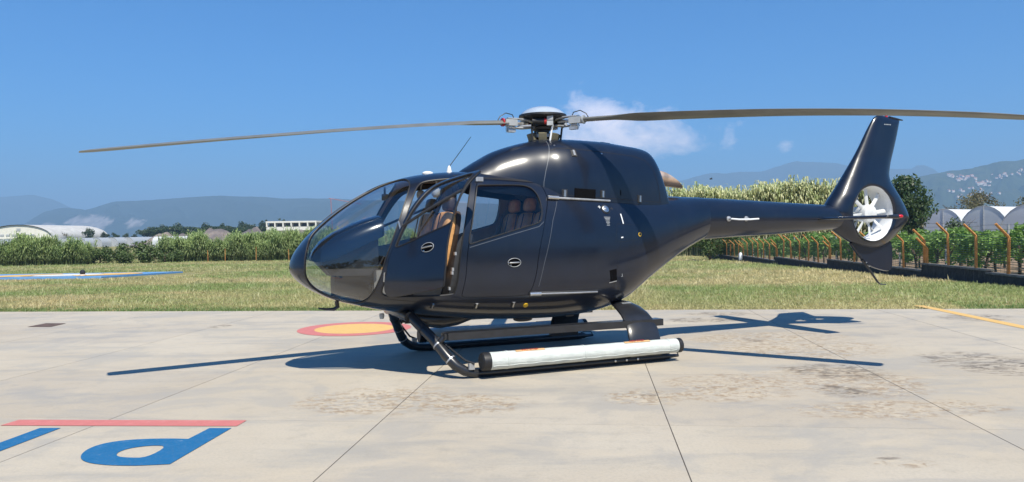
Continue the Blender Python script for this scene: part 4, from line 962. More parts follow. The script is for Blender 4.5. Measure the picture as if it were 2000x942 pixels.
for i in range(len(ys)-1):
    for k in range(n_-1): F.append((i*n_+k, i*n_+k+1, (i+1)*n_+k+1, (i+1)*n_+k))
# behind and beside the pad
b = len(V); V += [padp(-26000,EDGE,-.03), padp(26000,EDGE,-.03), padp(26000,-9000,-.03), padp(-26000,-9000,-.03)]; F.append((b+3,b+2,b+1,b)) if False else None
gf = link('grass_field', mesh('grass_field', V, F, ground_mat())); tag(gf, 'dry yellow green grass field behind the pad', None, None, 'structure')
gb = link('ground', mesh('ground', [(-26000,-9000,-.14),(26000,-9000,-.14),(26000,17,-.14),(-26000,17,-.14)], [(0,1,2,3)], gf.data.materials[0])); tag(gb, 'open ground around the concrete apron', None, None, 'structure')

# ---------------- scattering of small foliage pieces
def scatter(protoV, protoT, P, scale, rz, tilt=None, col=None, colj=.15, cgrad=None):
    """copies of a small proto (V,T) at points P; returns V, T, colours"""
    n = len(P); nv = len(protoV); c, s_ = np.cos(rz), np.sin(rz); sc3 = scale if scale.ndim == 2 else np.repeat(scale[:,None], 3, 1)
    Q = protoV[None]*sc3[:,None,:]
    if tilt is not None:
        z = Q[:,:,2]; Q = Q.copy(); Q[:,:,0] += z*tilt[:,0:1]; Q[:,:,1] += z*tilt[:,1:2]
    X = Q[:,:,0]*c[:,None]-Q[:,:,1]*s_[:,None]; Y = Q[:,:,0]*s_[:,None]+Q[:,:,1]*c[:,None]
    V = np.stack([X, Y, Q[:,:,2]], -1)+P[:,None,:]
    T = protoT[None]+(np.arange(n)*nv)[:,None,None]
    C = np.repeat(col[:,None,:], nv, 1) if col is not None else None
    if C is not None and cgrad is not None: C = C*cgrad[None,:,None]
    return V.reshape(-1,3), T.reshape(-1,3), (None if C is None else C.reshape(-1,3))
def blades(nb, h, w, spread, lean, seed):
    r = np.random.default_rng(seed); V = []; T = []
    for i in range(nb):
        a = r.uniform(0, 2*math.pi); x, y = r.uniform(-spread, spread, 2); hh = h*r.uniform(.5, 1.1); l = lean*r.uniform(.2, 1)*hh; d = arr([math.cos(a), math.sin(a)]); p = arr([-d[1], d[0]])*w*.5; b = len(V)
        V += [(x-p[0],y-p[1],-.02),(x+p[0],y+p[1],-.02),(x+d[0]*l*.3+p[0]*.8,y+d[1]*l*.3+p[1]*.8,hh*.55),(x+d[0]*l*.3-p[0]*.8,y+d[1]*l*.3-p[1]*.8,hh*.55),(x+d[0]*l,y+d[1]*l,hh)]
        T += [(b,b+1,b+2),(b,b+2,b+3),(b+3,b+2,b+4)]
    return arr(V), np.array(T)
def grass():
    Vs, Ts, Cs = [], [], []; off = 0
    bands = [(14.94,15.9,150,.75,.9),(15.9,22,80,.95,.9),(22,31,36,1.1,1.15),(31,46,15,1.3,1.6),(46,64,6.5,1.6,2.4),(64,88,3.6,1.9,3.2)]
    for y0, y1, dn, hs, ws in bands:
        wid = lambda y: .70*y+2.5
        area = (wid(y0)+wid(y1))*(y1-y0)*1.07; n = int(area*dn)
        v = RNG.uniform(y0, y1, n); u = -.10*v+RNG.uniform(-1, 1, n)*(wid(v)*1.05)
        P2 = np.outer(u, [PN_.x, PN_.y])+np.outer(v, [PM.x, PM.y])
        hx, hy = P2[:,0]+23.7, P2[:,1]-41.0
        # keep the painted circle and the vineyard clear
        k = ~((np.abs(hx) < 6.6) & (np.abs(hy) < 4.6)) & (P2[:,0] < 12.9+.105*(P2[:,1]-20.6)) & (v > EDGE-.06+.30*fbm(P2, 1.1, 31)-.10) & ((v < 15.6) | (RNG.random(n) < .35+1.3*fbm(P2, .35, 55))); P2 = P2[k]; v = v[k]; u = u[k]; n = len(P2)
        z = terrain(P2[:,1])-.03
        f1 = fbm(P2, .16, 3); f2 = fbm(P2, .9, 9); f3 = RNG.random(n)
        dry = np.clip((f1-.50)*4.2+.33+(f2-.5)*1.0, 0, 1)
        edge = np.exp(-((v-EDGE)/.55)**2)
        greenedge = ((u < -3.9) | (u > 7.0))
        dry = np.where(greenedge, dry*(1-edge), np.clip(dry+.75*np.exp(-((v-EDGE)/2.2)**2), 0, 1))
        right = np.clip((u-2)/5, 0, 1); dry = np.clip(dry+.16*right, 0, 1); far = np.clip((v-34)/14, 0, 1); dry = dry*(1-.35*far*(u < 4))
        g_ = arr([.29,.37,.125]); g2_ = arr([.21,.30,.085]); y_ = arr([.52,.46,.22]); o_ = arr([.58,.45,.25])
        base = g_*(1-f3[:,None])+g2_*f3[:,None]; dryc = y_*(1-(f2*f3)[:,None]*.9)+o_*(f2*f3)[:,None]*.9
        C = base*(1-dry[:,None])+dryc*dry[:,None]; C *= (RNG.uniform(.75,1.2,n)*(1+.14*right))[:,None]
        tall = (RNG.random(n) < .03+.16*np.clip((f2-.58)*4,0,1)) & (v > 16.3); hgt = np.where(tall, RNG.uniform(1.2,1.9,n), RNG.uniform(.5,1.05,n))*hs*(.6+.5*f2)
        C[tall] = C[tall]*.55+arr([.62,.60,.36])*.45
        hgt = np.where(greenedge & (v < 15.9), hgt*1.0, hgt); C = np.where((greenedge & (v < 15.9))[:,None], C*.4+arr([.06,.16,.03])*.6, C)
        for q in range(3):
            idx = np.arange(q, n, 3); pv, pt = blades(8, .105, .0085*ws, .10*ws**.5, .55, 40+q)
            S = np.stack([np.ones(len(idx)), np.ones(len(idx)), hgt[idx]], 1)
            V, T, Cc = scatter(pv, pt, np.column_stack([P2[idx], z[idx]]), S, RNG.uniform(0, 6.28, len(idx)), RNG.normal(0,.38,(len(idx),2)), C[idx])
            Vs.append(V); Ts.append(T+off); Cs.append(Cc); off += len(V)
    me = mesh('grass', np.concatenate(Vs), np.concatenate(Ts), M['grass'], False, np.concatenate(Cs)); return link('grass', me)
tag(grass(), 'short dry grass with pale seed stalks growing behind the pad', 'grass', None, 'stuff')

# ---------------- second helipad, out in the field
hp0 = Vector((-23.7,41.0,0)); sl = -.022
HP = empty('landing_circle', (hp0.x, hp0.y, float(terrain(41))+.055), .12); HP.rotation_euler = (math.atan(sl), 0, .05); tag(HP, 'blue painted helipad with yellow and white rings out in the grass', None, None, 'structure')
def ring_mesh(name, r0, r1, a0, a1, z, m, n=48):
    A_ = np.linspace(a0, a1, n+1); V = [(r*math.cos(a), r*math.sin(a), z) for a in A_ for r in (max(r0,1e-4), r1)]
    return link(name, mesh(name, V, [(2*i, 2*i+1, 2*i+3, 2*i+2) for i in range(n)], m), HP)
mb = MB(); mb.loft([[(-6.2,-4.2,z),(3.6,-4.0,z),(4.4,4.3,z),(-6.2,4.3,z)] for z in (-.1,.0)]); mb.build('pad_base', padpaint('sky_blue_pad', (.10,.26,.50), .15), HP, False)
ring_mesh('white_ring', 2.55, 2.95, 0, 2*math.pi, .012, M['pwhite']); ring_mesh('white_disc', 0, 1.9, 0, 2*math.pi, .012, M['pwhite'])
ring_mesh('yellow_arc', 1.7, 3.6, -1.0, 1.0, .020, M['pyel'], 16); ring_mesh('yellow_arc', 1.7, 3.6, math.pi-1.0, math.pi+1.0, .020, M['pyel'], 16)
mk = empty('pad_marker', (-21.6,38.6,float(terrain(38.6))-.02)); tag(mk, 'small dark lamp on a pale foot beside the landing circle', 'lamp')
mb = MB(); mb.lathe([(.16,0),(.16,.14),(.11,.17),(.002,.17)], n=14); mb.build('foot', simple('pale_foot', (.6,.5,.42), .6), mk); mb = MB(); mb.lathe([(.10,.16),(.13,.24),(.12,.33),(.05,.40),(.002,.41)], n=14); mb.build('lamp_housing', M['dark'], mk)

# ---------------- reeds
def reed_proto(seed, h=1.0, nl=13, leaf=.36, w=.028):
    r = np.random.default_rng(seed); V = []; T = []; cg = []
    b = len(V); rr = .008
    for z, k in ((-.02,1),(.55*h,.8),(h,.3)):
        for j in range(3): V.append((rr*k*math.cos(2.1*j), rr*k*math.sin(2.1*j), z)); cg.append(.75)
    for i in range(2):
        for j in range(3): a0 = b+3*i+j; a1 = b+3*i+(j+1)%3; T += [(a0,a1,a1+3),(a0,a1+3,a0+3)]
    for i in range(nl):
        z0 = h*(.16+.84*i/nl); a = r.uniform(0, 2*math.pi); d = arr([math.cos(a), math.sin(a), 0]); p = arr([-d[1],d[0],0])*w*.5; L = leaf*r.uniform(.7,1.15)*(1-.3*i/nl); up = r.uniform(1.3,2.6); b = len(V)
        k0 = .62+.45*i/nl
        pts_ = [(0,0),(.38*L,.42*L*up),(.78*L,.42*L*up-.02*L),(1.05*L,.12*L*up-.15*L)]
        for q, (x, z) in enumerate(pts_):
            wq = (.6,1,.8,.0)[q]; c = d*x+arr([0,0,z0+z])
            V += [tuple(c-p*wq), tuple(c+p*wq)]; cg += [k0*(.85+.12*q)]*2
        for q in range(3): T += [(b+2*q,b+2*q+1,b+2*q+3),(b+2*q,b+2*q+3,b+2*q+2)]
    return arr(V), np.array(T), arr(cg)
def reeds(name, P, hgt, col, seed, leaf=.36, w=.028, nl=13):
    Vs, Ts, Cs = [], [], []; off = 0; n = len(P)
    for q in range(4):
        pv, pt, cg = reed_proto(seed+q, 1.0, nl, leaf, w); idx = np.arange(q, n, 4)
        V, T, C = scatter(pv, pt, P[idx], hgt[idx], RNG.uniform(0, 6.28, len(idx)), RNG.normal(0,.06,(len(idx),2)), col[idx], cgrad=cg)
        Vs.append(V); Ts.append(T+off); Cs.append(C); off += len(V)
    return link(name, mesh(name, np.concatenate(Vs), np.concatenate(Ts), M['leaf'], False, np.concatenate(Cs)))
def reed_row(p0, p1, depth, n, h0, h1, cA, cB, seed):
    p0 = arr(p0); p1 = arr(p1); d = p1-p0; nrm = arr([-d[1], d[0]])/np.linalg.norm(d)
    f = RNG.random(n); s_ = RNG.random(n)**1.3; P = p0+f[:,None]*d+nrm*(s_*depth)[:,None]; P = P+RNG.normal(0,.12,(n,2))
    cl = np.clip((fbm(P, .8, seed, 3)-.5)*1.6+.5, 0, 1); h = (h0+(h1-h0)*cl)*RNG.uniform(.78,1.08,n)
    k = RNG.random(n)[:,None]; C = (arr(cA)*(1-k)+arr(cB)*k)*RNG.uniform(.75,1.15,n)[:,None]
    return np.column_stack([P, terrain(P[:,1])-.03]), h, C
P, h, C = reed_row((-41,84),(-23.5,84.5), 3.5, 1500, 2.4, 3.9, (.05,.11,.028), (.10,.18,.045), 5)   # left stretch is thinned by the shrubs
k = (P[:,0] < -43) | ((P[:,0] > -47) & (fbm(P[:,:2], .22, 77) > .50)) ; P, h, C = P[k], h[k], C[k]
P2, h2, C2 = reed_row((-60,79),(-45,80.5), 3.5, 2100, 1.1, 3.2, (.16,.26,.08), (.42,.52,.20), 6)
P3, h3, C3 = reed_row((-39.6,85.5),(-8,85.5), 4.5, 5600, 1.2, 3.3, (.17,.27,.085), (.44,.54,.22), 8)
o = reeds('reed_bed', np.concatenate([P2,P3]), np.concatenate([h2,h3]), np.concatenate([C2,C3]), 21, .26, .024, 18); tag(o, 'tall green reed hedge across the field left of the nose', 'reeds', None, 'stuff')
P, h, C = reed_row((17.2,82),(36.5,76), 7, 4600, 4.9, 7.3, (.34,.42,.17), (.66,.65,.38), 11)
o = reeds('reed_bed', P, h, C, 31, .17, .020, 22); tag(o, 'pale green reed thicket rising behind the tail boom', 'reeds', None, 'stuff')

# ---------------- leafy things
def leaf_cloud(n, blobs, size, colA, colB, seed, dark=.5, flatz=.8):
    """leaf sized quads (2 tris) spread through blobs (x,y,z,rx,ry,rz)"""
    r = np.random.default_rng(seed); wts = arr([b[3]*b[4]*b[5] for b in blobs])**.8; wts /= wts.sum(); Vs = []; Cs = []
    idx = r.choice(len(blobs), n, p=wts); B = arr(blobs)[idx]
    d = r.normal(size=(n,3)); d /= np.linalg.norm(d, axis=1)[:,None]; rad = r.random(n)**.42
    P = B[:,:3]+d*B[:,3:6]*rad[:,None]
    nn = r.normal(size=(n,3))*.8+d*.7+arr([0,0,.35]); nn /= np.linalg.norm(nn, axis=1)[:,None]
    a = np.cross(nn, r.normal(size=(n,3))); a /= np.linalg.norm(a, axis=1)[:,None]; b = np.cross(nn, a); s_ = size*r.uniform(.6,1.3,n)[:,None]
    V = np.stack([P-a*s_, P-b*s_*.55, P+a*s_, P+b*s_*.55], 1).reshape(-1,3)
    T = (np.array([(0,1,2),(0,2,3)])[None]+(np.arange(n)*4)[:,None,None]).reshape(-1,3)
    k = r.random(n)[:,None]; C = (arr(colA)*(1-k)+arr(colB)*k)*r.uniform(.75,1.2,n)[:,None]
    return V, T, np.repeat(C, 4, 0)
def leaf_mesh(name, *a, **k):
    V, T, C = leaf_cloud(*a, **k); return mesh(name, V, T, M['leaf'], False, C)
def crown_blobs(seed, n, R, z0, z1, r0=.35, r1=.6, shape=lambda f: math.sin(math.pi*(.12+.80*f))):
    r = np.random.default_rng(seed); out = []
    for i in range(n):
        f = r.random(); a = r.uniform(0, 2*math.pi); rr = R*shape(f)*math.sqrt(r.random())*.8; q = R*r.uniform(r0, r1)
        out.append((rr*math.cos(a), rr*math.sin(a), z0+(z1-z0)*f, q, q, q*.8))
    return out
def trunk_mesh(h, r, seed, lean=.1, limbs=5, spread=.5):
    rr = np.random.default_rng(seed); mb = MB(); top = (rr.normal()*lean*h, rr.normal()*lean*h, h)
    mid = (top[0]*.4+rr.normal()*.05*h, top[1]*.4, h*.5)
    mb.tube([(0,0,-.1),(mid[0]*.3,mid[1]*.3,h*.2),mid,top], [r*1.25,r,r*.75,r*.4], 8)
    for i in range(limbs):
        a = rr.uniform(0, 6.28); z = h*rr.uniform(.45,.95); L = h*spread*rr.uniform(.6,1)
        p = (mid[0]*z/h, mid[1]*z/h, z); mb.tube([p, (p[0]+L*.5*math.cos(a), p[1]+L*.5*math.sin(a), z+L*.35), (p[0]+L*math.cos(a), p[1]+L*math.sin(a), z+L*.8)], [r*.45,r*.3,r*.12], 6)
    return mesh('trunk', mb.V, mb.F, M['bark'], True)
def tree(name, label, cat, loc, crown, trunk, rz=0, s=1, group=None):
    T = empty(name, loc, rz); T.scale = (s,s,s) if not isinstance(s, tuple) else s; tag(T, label, cat, group); link('trunk', trunk, T); link('crown', crown, T); return T
def gz(y): return float(terrain(y))-.03
ORD = 'first second third fourth fifth sixth seventh eighth ninth tenth eleventh twelfth thirteenth fourteenth fifteenth sixteenth seventeenth eighteenth nineteenth twentieth'.split()
ORD += ['twenty '+o_ for o_ in ORD[:9]]+['thirtieth']+['thirty '+o_ for o_ in ORD[:9]]
# dark shrubs in the gap of the left hedge
shr = [leaf_mesh('crown', 900, crown_blobs(50+i, 12, 1.05, .15, 1.35, .35, .55), .10, (.06,.115,.03), (.15,.21,.06), 60+i) for i in range(3)]
shr_t = [trunk_mesh(1.1, .05, 70+i, .1, 4) for i in range(2)]
SH = [(-46.6,83,1.25),(-45.2,84.3,1.5),(-43.9,83.3,1.1),(-42.6,84.4,1.45),(-41.4,83,1.05),(-40.4,84,1.6),(-39.3,83.4,1.2),(-38.1,84.2,1.0),(-48.2,82.6,1.3),(-36.9,84.6,.95)]
SH = [(x, y, s_, '%s dark green shrub from the left in the hedge gap' % ORD[i]) for i, (x, y, s_) in enumerate(sorted(SH))]
for i, (x, y, s_, lb) in enumerate(SH): tree('shrub', lb, 'shrub', (x,y,gz(y)), shr[i%3], shr_t[i%2], i*1.7, (s_,s_,s_*.95), 'dark shrubs in the hedge gap')
# thin orange stakes in front of the reeds
for i, x in enumerate((-33.5,-31.6,-28.2,-24.6,-21.6,-18.0,-15.2)):
    mb = MB(); mb.tube([(0,0,-.1),(.01*(i%3-1),0,.8),(.03*(i%3-1),0,1.25+.15*(i%3))], .035, 6); o = mb.build('stake', M['rust'], loc=(x,84.6,gz(84.6)))
    tag(o, '%s rusty stake from the left at the foot of the reed hedge' % ORD[i], 'stake', 'stakes along the reed hedge')

# ---------------- wall, fence and vineyard on the right
FD = Vector((.105,.9945,0)).normalized(); F0 = Vector((13.3,20.6,0)); FN = Vector((FD.y,-FD.x,0))
def fpt(k, off=0, z=0): return F0+FD*(1.75*k)+FN*off+Vector((0,0,z))
wallm = NT('dark_block_wall'); _p = wallm.pos(); _n = wallm.noise(_p, 5, 7, .7); _n2 = wallm.noise(wallm.mapping(_p, (6,6,.6)), 2.2, 5, .7)
wallm.bsdf(wallm.mix(wallm.ramp(_n2, .55, .8), wallm.mix(wallm.ramp(_n, .3, .7), (.022,.022,.024), (.055,.053,.052)), (.13,.125,.115)), .92, _n, .8, .03); M['wall'] = wallm.m
M['coping'] = simple('wall_coping', (.16,.155,.145), .9, .3, 5, bump=.4)
secs = [(-9,-3.0,.47),(-3.0,.55,.23),(.55,3.0,.31),(3.0,9,.07),(9,15,-.17),(15,21,-.41),(21,27,-.64),(27,31,-.82)]
WL = empty('boundary_wall', fpt(-3)); tag(WL, 'low dark concrete block wall stepping down along the fence', 'wall')
for k0, k1, zt in secs:
    a, b = fpt(k0), fpt(k1); L = (b-a).length; n = max(1, int(round(L/1.0))); zb_ = min(gz(a.y), gz(b.y))-.25
    for i in range(n):
        c = a.lerp(b, (i+.5)/n); mb = MB(); mb.box((0,0,0), (.20,L/n-.008,zt-.05-zb_)); o = mb.build('wall_block', M['wall'], WL, False); o.location = c+Vector((0,0,(zt-.05+zb_)/2+random.uniform(-.008,.008)))-WL.location; o.rotation_euler = (0,0,-math.atan2(FD.x,FD.y)+random.uniform(-.006,.006))
    c = a.lerp(b, .5); mb = MB(); mb.box((0,0,0), (.24,L,.05)); o = mb.build('coping', M['coping'], WL, False); o.location = c+Vector((0,0,zt-.025))-WL.location; o.rotation_euler = (0,0,-math.atan2(FD.x,FD.y))
def wall_top(k):
    for k0, k1, zt in secs:
        if k0-1e-6 <= k < k1-1e-6: return zt
    return secs[-1][2]
FE = empty('wire_fence', fpt(-3)); tag(FE, 'wire fence on rusty orange posts with bent tops', 'fence')
postm = {}
def post_mesh(h):
    mb = MB(); w = .035
    P = [(0,0,-.05),(0,0,h*.5),(0,0,h-.02),(-.035,0,h+.03),(-.20,0,h+.19),(-.36,0,h+.35)]
    mb.tube(P, [.042,.040,.039,.038,.036,.034], 6); return mesh('post', mb.V, mb.F, M['rust'])
pm_ = post_mesh(.98)
for k in range(-8, 31):
    z = wall_top(k); o = link('post', pm_, FE, fpt(k, 0, z)-FE.location, random.uniform(-.12,.12)); o.rotation_euler[1] = random.uniform(-.035,.035); o.scale = (random.uniform(.85,1.12), 1, random.uniform(.96,1.03))
    if k in (3, 9, 15, 21, 27): o = link('post', pm_, FE, fpt(k-.12, 0, z-.24)-FE.location, random.uniform(-.06,.06))
for i in range(15):
    for k0, k1, zt in secs:
        mb = MB(); a, b = fpt(k0, .04, zt+.06+.065*i), fpt(k1, .04, zt+.06+.065*i); mb.tube([a-FE.location, b-FE.location], .0075, 4, False); mb.build('wire', M['wire'], FE, False)
for i in range(3):
    for k0, k1, zt in secs:
        mb = MB(); q = (.10,.22,.34)[i]; a, b = fpt(k0, -q, zt+.98+q), fpt(k1, -q, zt+.98+q); mb.tube([a-FE.location, b-FE.location], .004, 4, False); mb.build('barbed_wire', M['dark'], FE, False)
k_ = 0
mp2 = MB()
for kk in np.arange(-8, 31, .12):
    z = wall_top(kk); mp2.tube([fpt(kk, .045, z+.02)-FE.location, fpt(kk, .045, z+.98)-FE.location], .0035, 3, False)
o = mp2.build('mesh_wires', M['wire'], FE, False); o['kind'] = 'stuff'
tag(MB().lathe([(.12,0),(.14,.1),(.13,.45),(.06,.55),(.001,.56)], n=14).build('water_canister', M['white'], loc=fpt(20.6,-.3,gz(57)+.12)), 'small white plastic canister hanging at the wall', 'canister')
soil = NT('vineyard_soil'); _p = soil.pos(); _n = soil.noise(_p, 3, 7, .7); soil.bsdf(soil.mix(soil.ramp(_n, .35, .7), (.17,.11,.065), (.30,.215,.13)), .95, _n, .8, .05)
VS = []; VF_ = []
for j, v in enumerate((-16,-4,0,8,16,24,32,46)):
    for q in (.1, 40): P = fpt(v*1.0, q); VS.append((P.x, P.y, gz(P.y)+.012))
for j in range(7): VF_.append((2*j, 2*j+1, 2*j+3, 2*j+2))
tag(link('vineyard_soil', mesh('vineyard_soil', VS, VF_, soil.m)), 'bare brown soil of the vineyard behind the fence', None, None, 'structure')
vine_c = []
for i in range(5):
    r = np.random.default_rng(300+i); bl = []
    for q in range(10): bl.append((r.uniform(-.42,.42), r.uniform(-.85,.85), r.uniform(1.05,1.75), .32*r.uniform(.7,1.2), .34*r.uniform(.7,1.2), .26))
    for q in range(4): bl.append((r.uniform(-.3,.3), r.uniform(-.8,.8), r.uniform(.55,1.0), .22, .25, .22))
    vine_c.append(leaf_mesh('foliage', 700, bl, .09, (.09,.20,.04), (.30,.48,.11), 320+i))
vine_t = []
for i in range(3):
    r = np.random.default_rng(350+i); mb = MB(); P = [(0,0,-.1),(.05*r.normal(),.06*r.normal(),.4),(.1*r.normal(),.12*r.normal(),.8),(.06*r.normal(),.2*r.normal(),1.2)]; mb.tube(P, [.055,.045,.04,.03], 6)
    for s_ in (1,-1): mb.tube([P[2],(P[2][0],s_*.35,1.1),(P[2][0],s_*.8,1.25)], [.03,.022,.015], 5)
    vine_t.append(mesh('trunk', mb.V, mb.F, M['bark'], True))
VINES = [(off, k) for off in (1.6,4.3,7.2) for k in np.arange(-1.5, 30 if off < 4 else 14, 1.0)]
for i, (off, k) in enumerate(VINES):
    P = fpt(k+random.uniform(-.1,.1), off+random.uniform(-.12,.12)); V_ = empty('grapevine', (P.x, P.y, gz(P.y)), random.choice((0, math.pi))-.1); V_.scale = (1,1,random.uniform(.80,.98))
    rw = {1.6:'first', 4.3:'second', 7.2:'third'}[off]
    tag(V_, '%s leafy green grapevine from the right in the %s row behind the fence' % (ORD[int(round(k+1.5))], rw), 'grapevine', 'grapevines of the %s row behind the fence' % rw)
    link('trunk', vine_t[i%3], V_); link('foliage', vine_c[(i*7)%5], V_)
for ik, k in enumerate(np.arange(-1, 28, 2.4)):
    P = fpt(k+.4, 1.6); mb = MB(); mb.tube([(0,0,-.1),(0,0,1.7)], .035, 6); o = mb.build('vine_stake', M['grey'], loc=(P.x,P.y,gz(P.y))); tag(o, '%s grey stake from the right between the grapevines' % ORD[ik], 'stake', 'grey vineyard stakes')
# polytunnels
tun = NT('white_film'); _d = tun.n('ShaderNodeBsdfDiffuse', {'Color':(.74,.77,.80)}); _t2 = tun.n('ShaderNodeBsdfTranslucent', {'Color':(.6,.64,.68)}); _m = tun.n('ShaderNodeMixShader', {0:.35}); tun.t.links.new(_d.outputs[0], _m.inputs[1]); tun.t.links.new(_t2.outputs[0], _m.inputs[2]); tun.t.links.new(_m.outputs[0], tun.out.inputs[0]); M['film'] = tun.m
nett = NT('end_netting'); _d = nett.n('ShaderNodeBsdfDiffuse', {'Color':(.62,.65,.69)}); _t2 = nett.n('ShaderNodeBsdfTransparent', {'Color':(.8,.85,.9)}); _m = nett.n('ShaderNodeMixShader', {0:.38}); nett.t.links.new(_d.outputs[0], _m.inputs[1]); nett.t.links.new(_t2.outputs[0], _m.inputs[2]); nett.t.links.new(_m.outputs[0], nett.out.inputs[0]); M['net'] = nett.m
M['film2'] = simple('grey_film', (.30,.33,.36), .6, .1)
def tunnel(name, label, loc, rz, w, hs, ht, L, group, film='film'):
    T = empty(name, loc, rz); tag(T, label, 'polytunnel', group); n = 15; A_ = np.linspace(0, math.pi, n)
    prof = [(w/2,0)]+[(w/2*math.cos(a), hs+(ht-hs)*math.sin(a)) for a in A_]+[(-w/2,0)]
    mb = MB(); mb.loft([[(x,y,z) for x, z in prof] for y in np.linspace(0, L, 9)], False, closed=False); mb.build('cover', M[film], T)
    mb = MB(); mb.add([(x,.03,z) for x, z in prof], [tuple(range(len(prof)))]); mb.build('end_panel', M['net'], T, False)
    for y in np.linspace(0, L, max(2, int(L/6))):
        mb = MB(); mb.tube([(x*1.005,y,z*1.005) for x, z in prof], .035, 5, False); mb.build('hoop', M['grey'], T)
    for x in (-w*.0, w*.5, -w*.5):
        mb = MB(); mb.tube([(x,-.02,0),(x,-.02,hs if x else ht)], .045, 6); mb.build('end_post', M['grey'], T)
    return T
TL = [(50.5,90.0,4.6,2.0,4.9,'nearest the dark tree, smallest of the white arched tunnels'),(48.5,79.0,4.8,2.0,4.9,'second white arched tunnel from the dark tree'),(47.5,70.5,5.0,2.0,4.7,'third white arched tunnel from the dark tree'),(46.8,63.0,5.2,2.0,4.5,'white arched tunnel cut off by the right edge')]
for x, y, w, hs, ht, lb in TL: tunnel('polytunnel', lb, (x,y,gz(y)-.1), -.95, w, hs, ht, 40, 'white tunnels behind the vineyard')
# dark tree and scrub
V1 = leaf_mesh('crown', 7000, crown_blobs(401, 46, 2.7, 1.6, 6.2, .26, .42), .15, (.028,.07,.018), (.085,.15,.035), 402)
tree('broadleaf_tree', 'dense dark green tree standing behind the tail fan', 'tree', (38.0,74,gz(74)), V1, trunk_mesh(3.2,.18,403,.05,7,.45), 0, (.95,.95,1.16))
SC = [leaf_mesh('crown', 1500, crown_blobs(410+i, 22, 2.4, 1.2, 4.8, .2, .42), .12, (.12,.095,.045), (.20,.19,.075), 420+i) for i in range(3)]
SCT = [trunk_mesh(3.0,.10,430+i,.12,8,.6) for i in range(2)]
for i, x in enumerate(np.linspace(66, 110, 13)):
    tree('scrub_tree', '%s olive brown scrub tree from the left behind the white tunnels' % ORD[i], 'tree', (x,128+5*math.sin(i*2.1),gz(130)), SC[i%3], SCT[i%2], i*1.3, (1+.22*math.sin(i*3.3))*1.5, 'scrub trees behind the tunnels')
G3 = leaf_mesh('crown', 1800, crown_blobs(440, 18, 2.2, .8, 3.4, .3, .5), .14, (.045,.09,.02), (.11,.17,.045), 441)
for i, (x, y, lb) in enumerate(((44.8,78,'low green bush at the right foot of the dark tree'),(16.0,62,'green bush at the far end of the wire fence'),(18.6,66,'green bush behind the far fence end'))): tree('bush', lb, 'bush', (x,y,gz(y)), G3, SCT[0], i*2, .9)

# ---------------- far left: hangar, tunnels, trees, heaps, white building
def far(px, d, z=0): return Vector(((px-1000)/1501*d, d, z))
ZF = gz(200)
HG = empty('hangar', far(36,300,ZF), .05); tag(HG, 'white arched hangar with a row of small windows', 'hangar')
cream = simple('cream_render', (.66,.65,.58), .8, .06, 1); M['roof'] = simple('roof_sheet', (.50,.49,.46), .6, .1, .4)
n = 21; arc = [(12.6*math.cos(a), 3.2+4.9*math.sin(a)) for a in np.linspace(0, math.pi, n)]; prof = [(12.6,0)]+arc+[(-12.6,0)]
mb = MB(); mb.add([(x,0,z) for x, z in prof], [tuple(range(len(prof)))]); mb.build('front_wall', cream, HG, False); mb = MB(); mb.add([(x,45,z) for x, z in prof], [tuple(range(len(prof)))[::-1]]); mb.build('back_wall', cream, HG, False)
mb = MB(); mb.loft([[(x*1.03,y,z*1.02+.1) for x, z in [(12.6,2.6)]+arc+[(-12.6,2.6)]] for y in (-.6,46)], False, closed=False); mb.build('roof', M['roof'], HG)
mb = MB(); mb.box((0,-.25,3.0), (30,.4,.35)); mb.build('canopy', cream, HG, False)
for i in range(7): mb = MB(); mb.box((-8.4+2.3*i+(.0),-.05,4.2), (1.5,.16,.8)); mb.build('window', M['grey'], HG, False)
mb = MB(); mb.box((.2,-.05,6.4), (1.5,.16,1.0)); mb.build('window', M['grey'], HG, False); mb = MB(); mb.box((-1.2,-.06,1.7), (5.6,.2,2.2)); mb.build('door', simple('blue_door', (.03,.04,.10), .5), HG, False)
mb = MB(); mb.box((18,3,1.2), (11,8,2.4)); mb.build('side_wing', cream, HG, False)
for i in range(10):
    tunnel('polytunnel', '%s low grey plastic tunnel from the left before the hangar' % ORD[i], (far(-30+31*i,215+3.2*i).x, 215+3.2*i, ZF-.2), -.25, 4.6, 1.2, 2.9+.02*i, 60, 'tunnels before the hangar', 'film2')
tunnel('polytunnel', 'pale low shed standing behind the long reed hedge', (far(372,190).x,190,ZF), -.1+math.pi/2, 3.2, 1.6, 2.9, 9, None)
pine = [leaf_mesh('crown', 1500, [(b_[0], b_[1], b_[2], b_[3], b_[4], b_[5]*.7) for b_ in crown_blobs(500+i, 16, 3.6, 3.6, 6.4, .3, .5, lambda f: .6+.4*math.sin(math.pi*f))], .30, (.022,.052,.016), (.06,.10,.03), 510+i) for i in range(3)]
rnd = [leaf_mesh('crown', 1300, crown_blobs(520+i, 16, 2.9, 1.2, 6.3, .32, .5), .30, (.02,.048,.016), (.055,.095,.028), 530+i) for i in range(2)]
pop = [leaf_mesh('crown', 700, crown_blobs(540, 14, .9, 1.0, 8.6, .5, .8), .22, (.025,.055,.02), (.06,.10,.03), 541)]
ptr = [trunk_mesh(4.6,.22,550+i,.05,6,.4) for i in range(2)]
FT_ = []
for i, px in enumerate((205,225,247,262)): FT_.append(('broadleaf_tree','%s dark tree of the clump right of the lone tree' % ORD[i],rnd[i%2],px,330,.78-.05*i,'trees behind the tunnels'))
FT_.append(('broadleaf_tree','lone dark round tree in front of the quarry',rnd[0],173,300,.98,None))
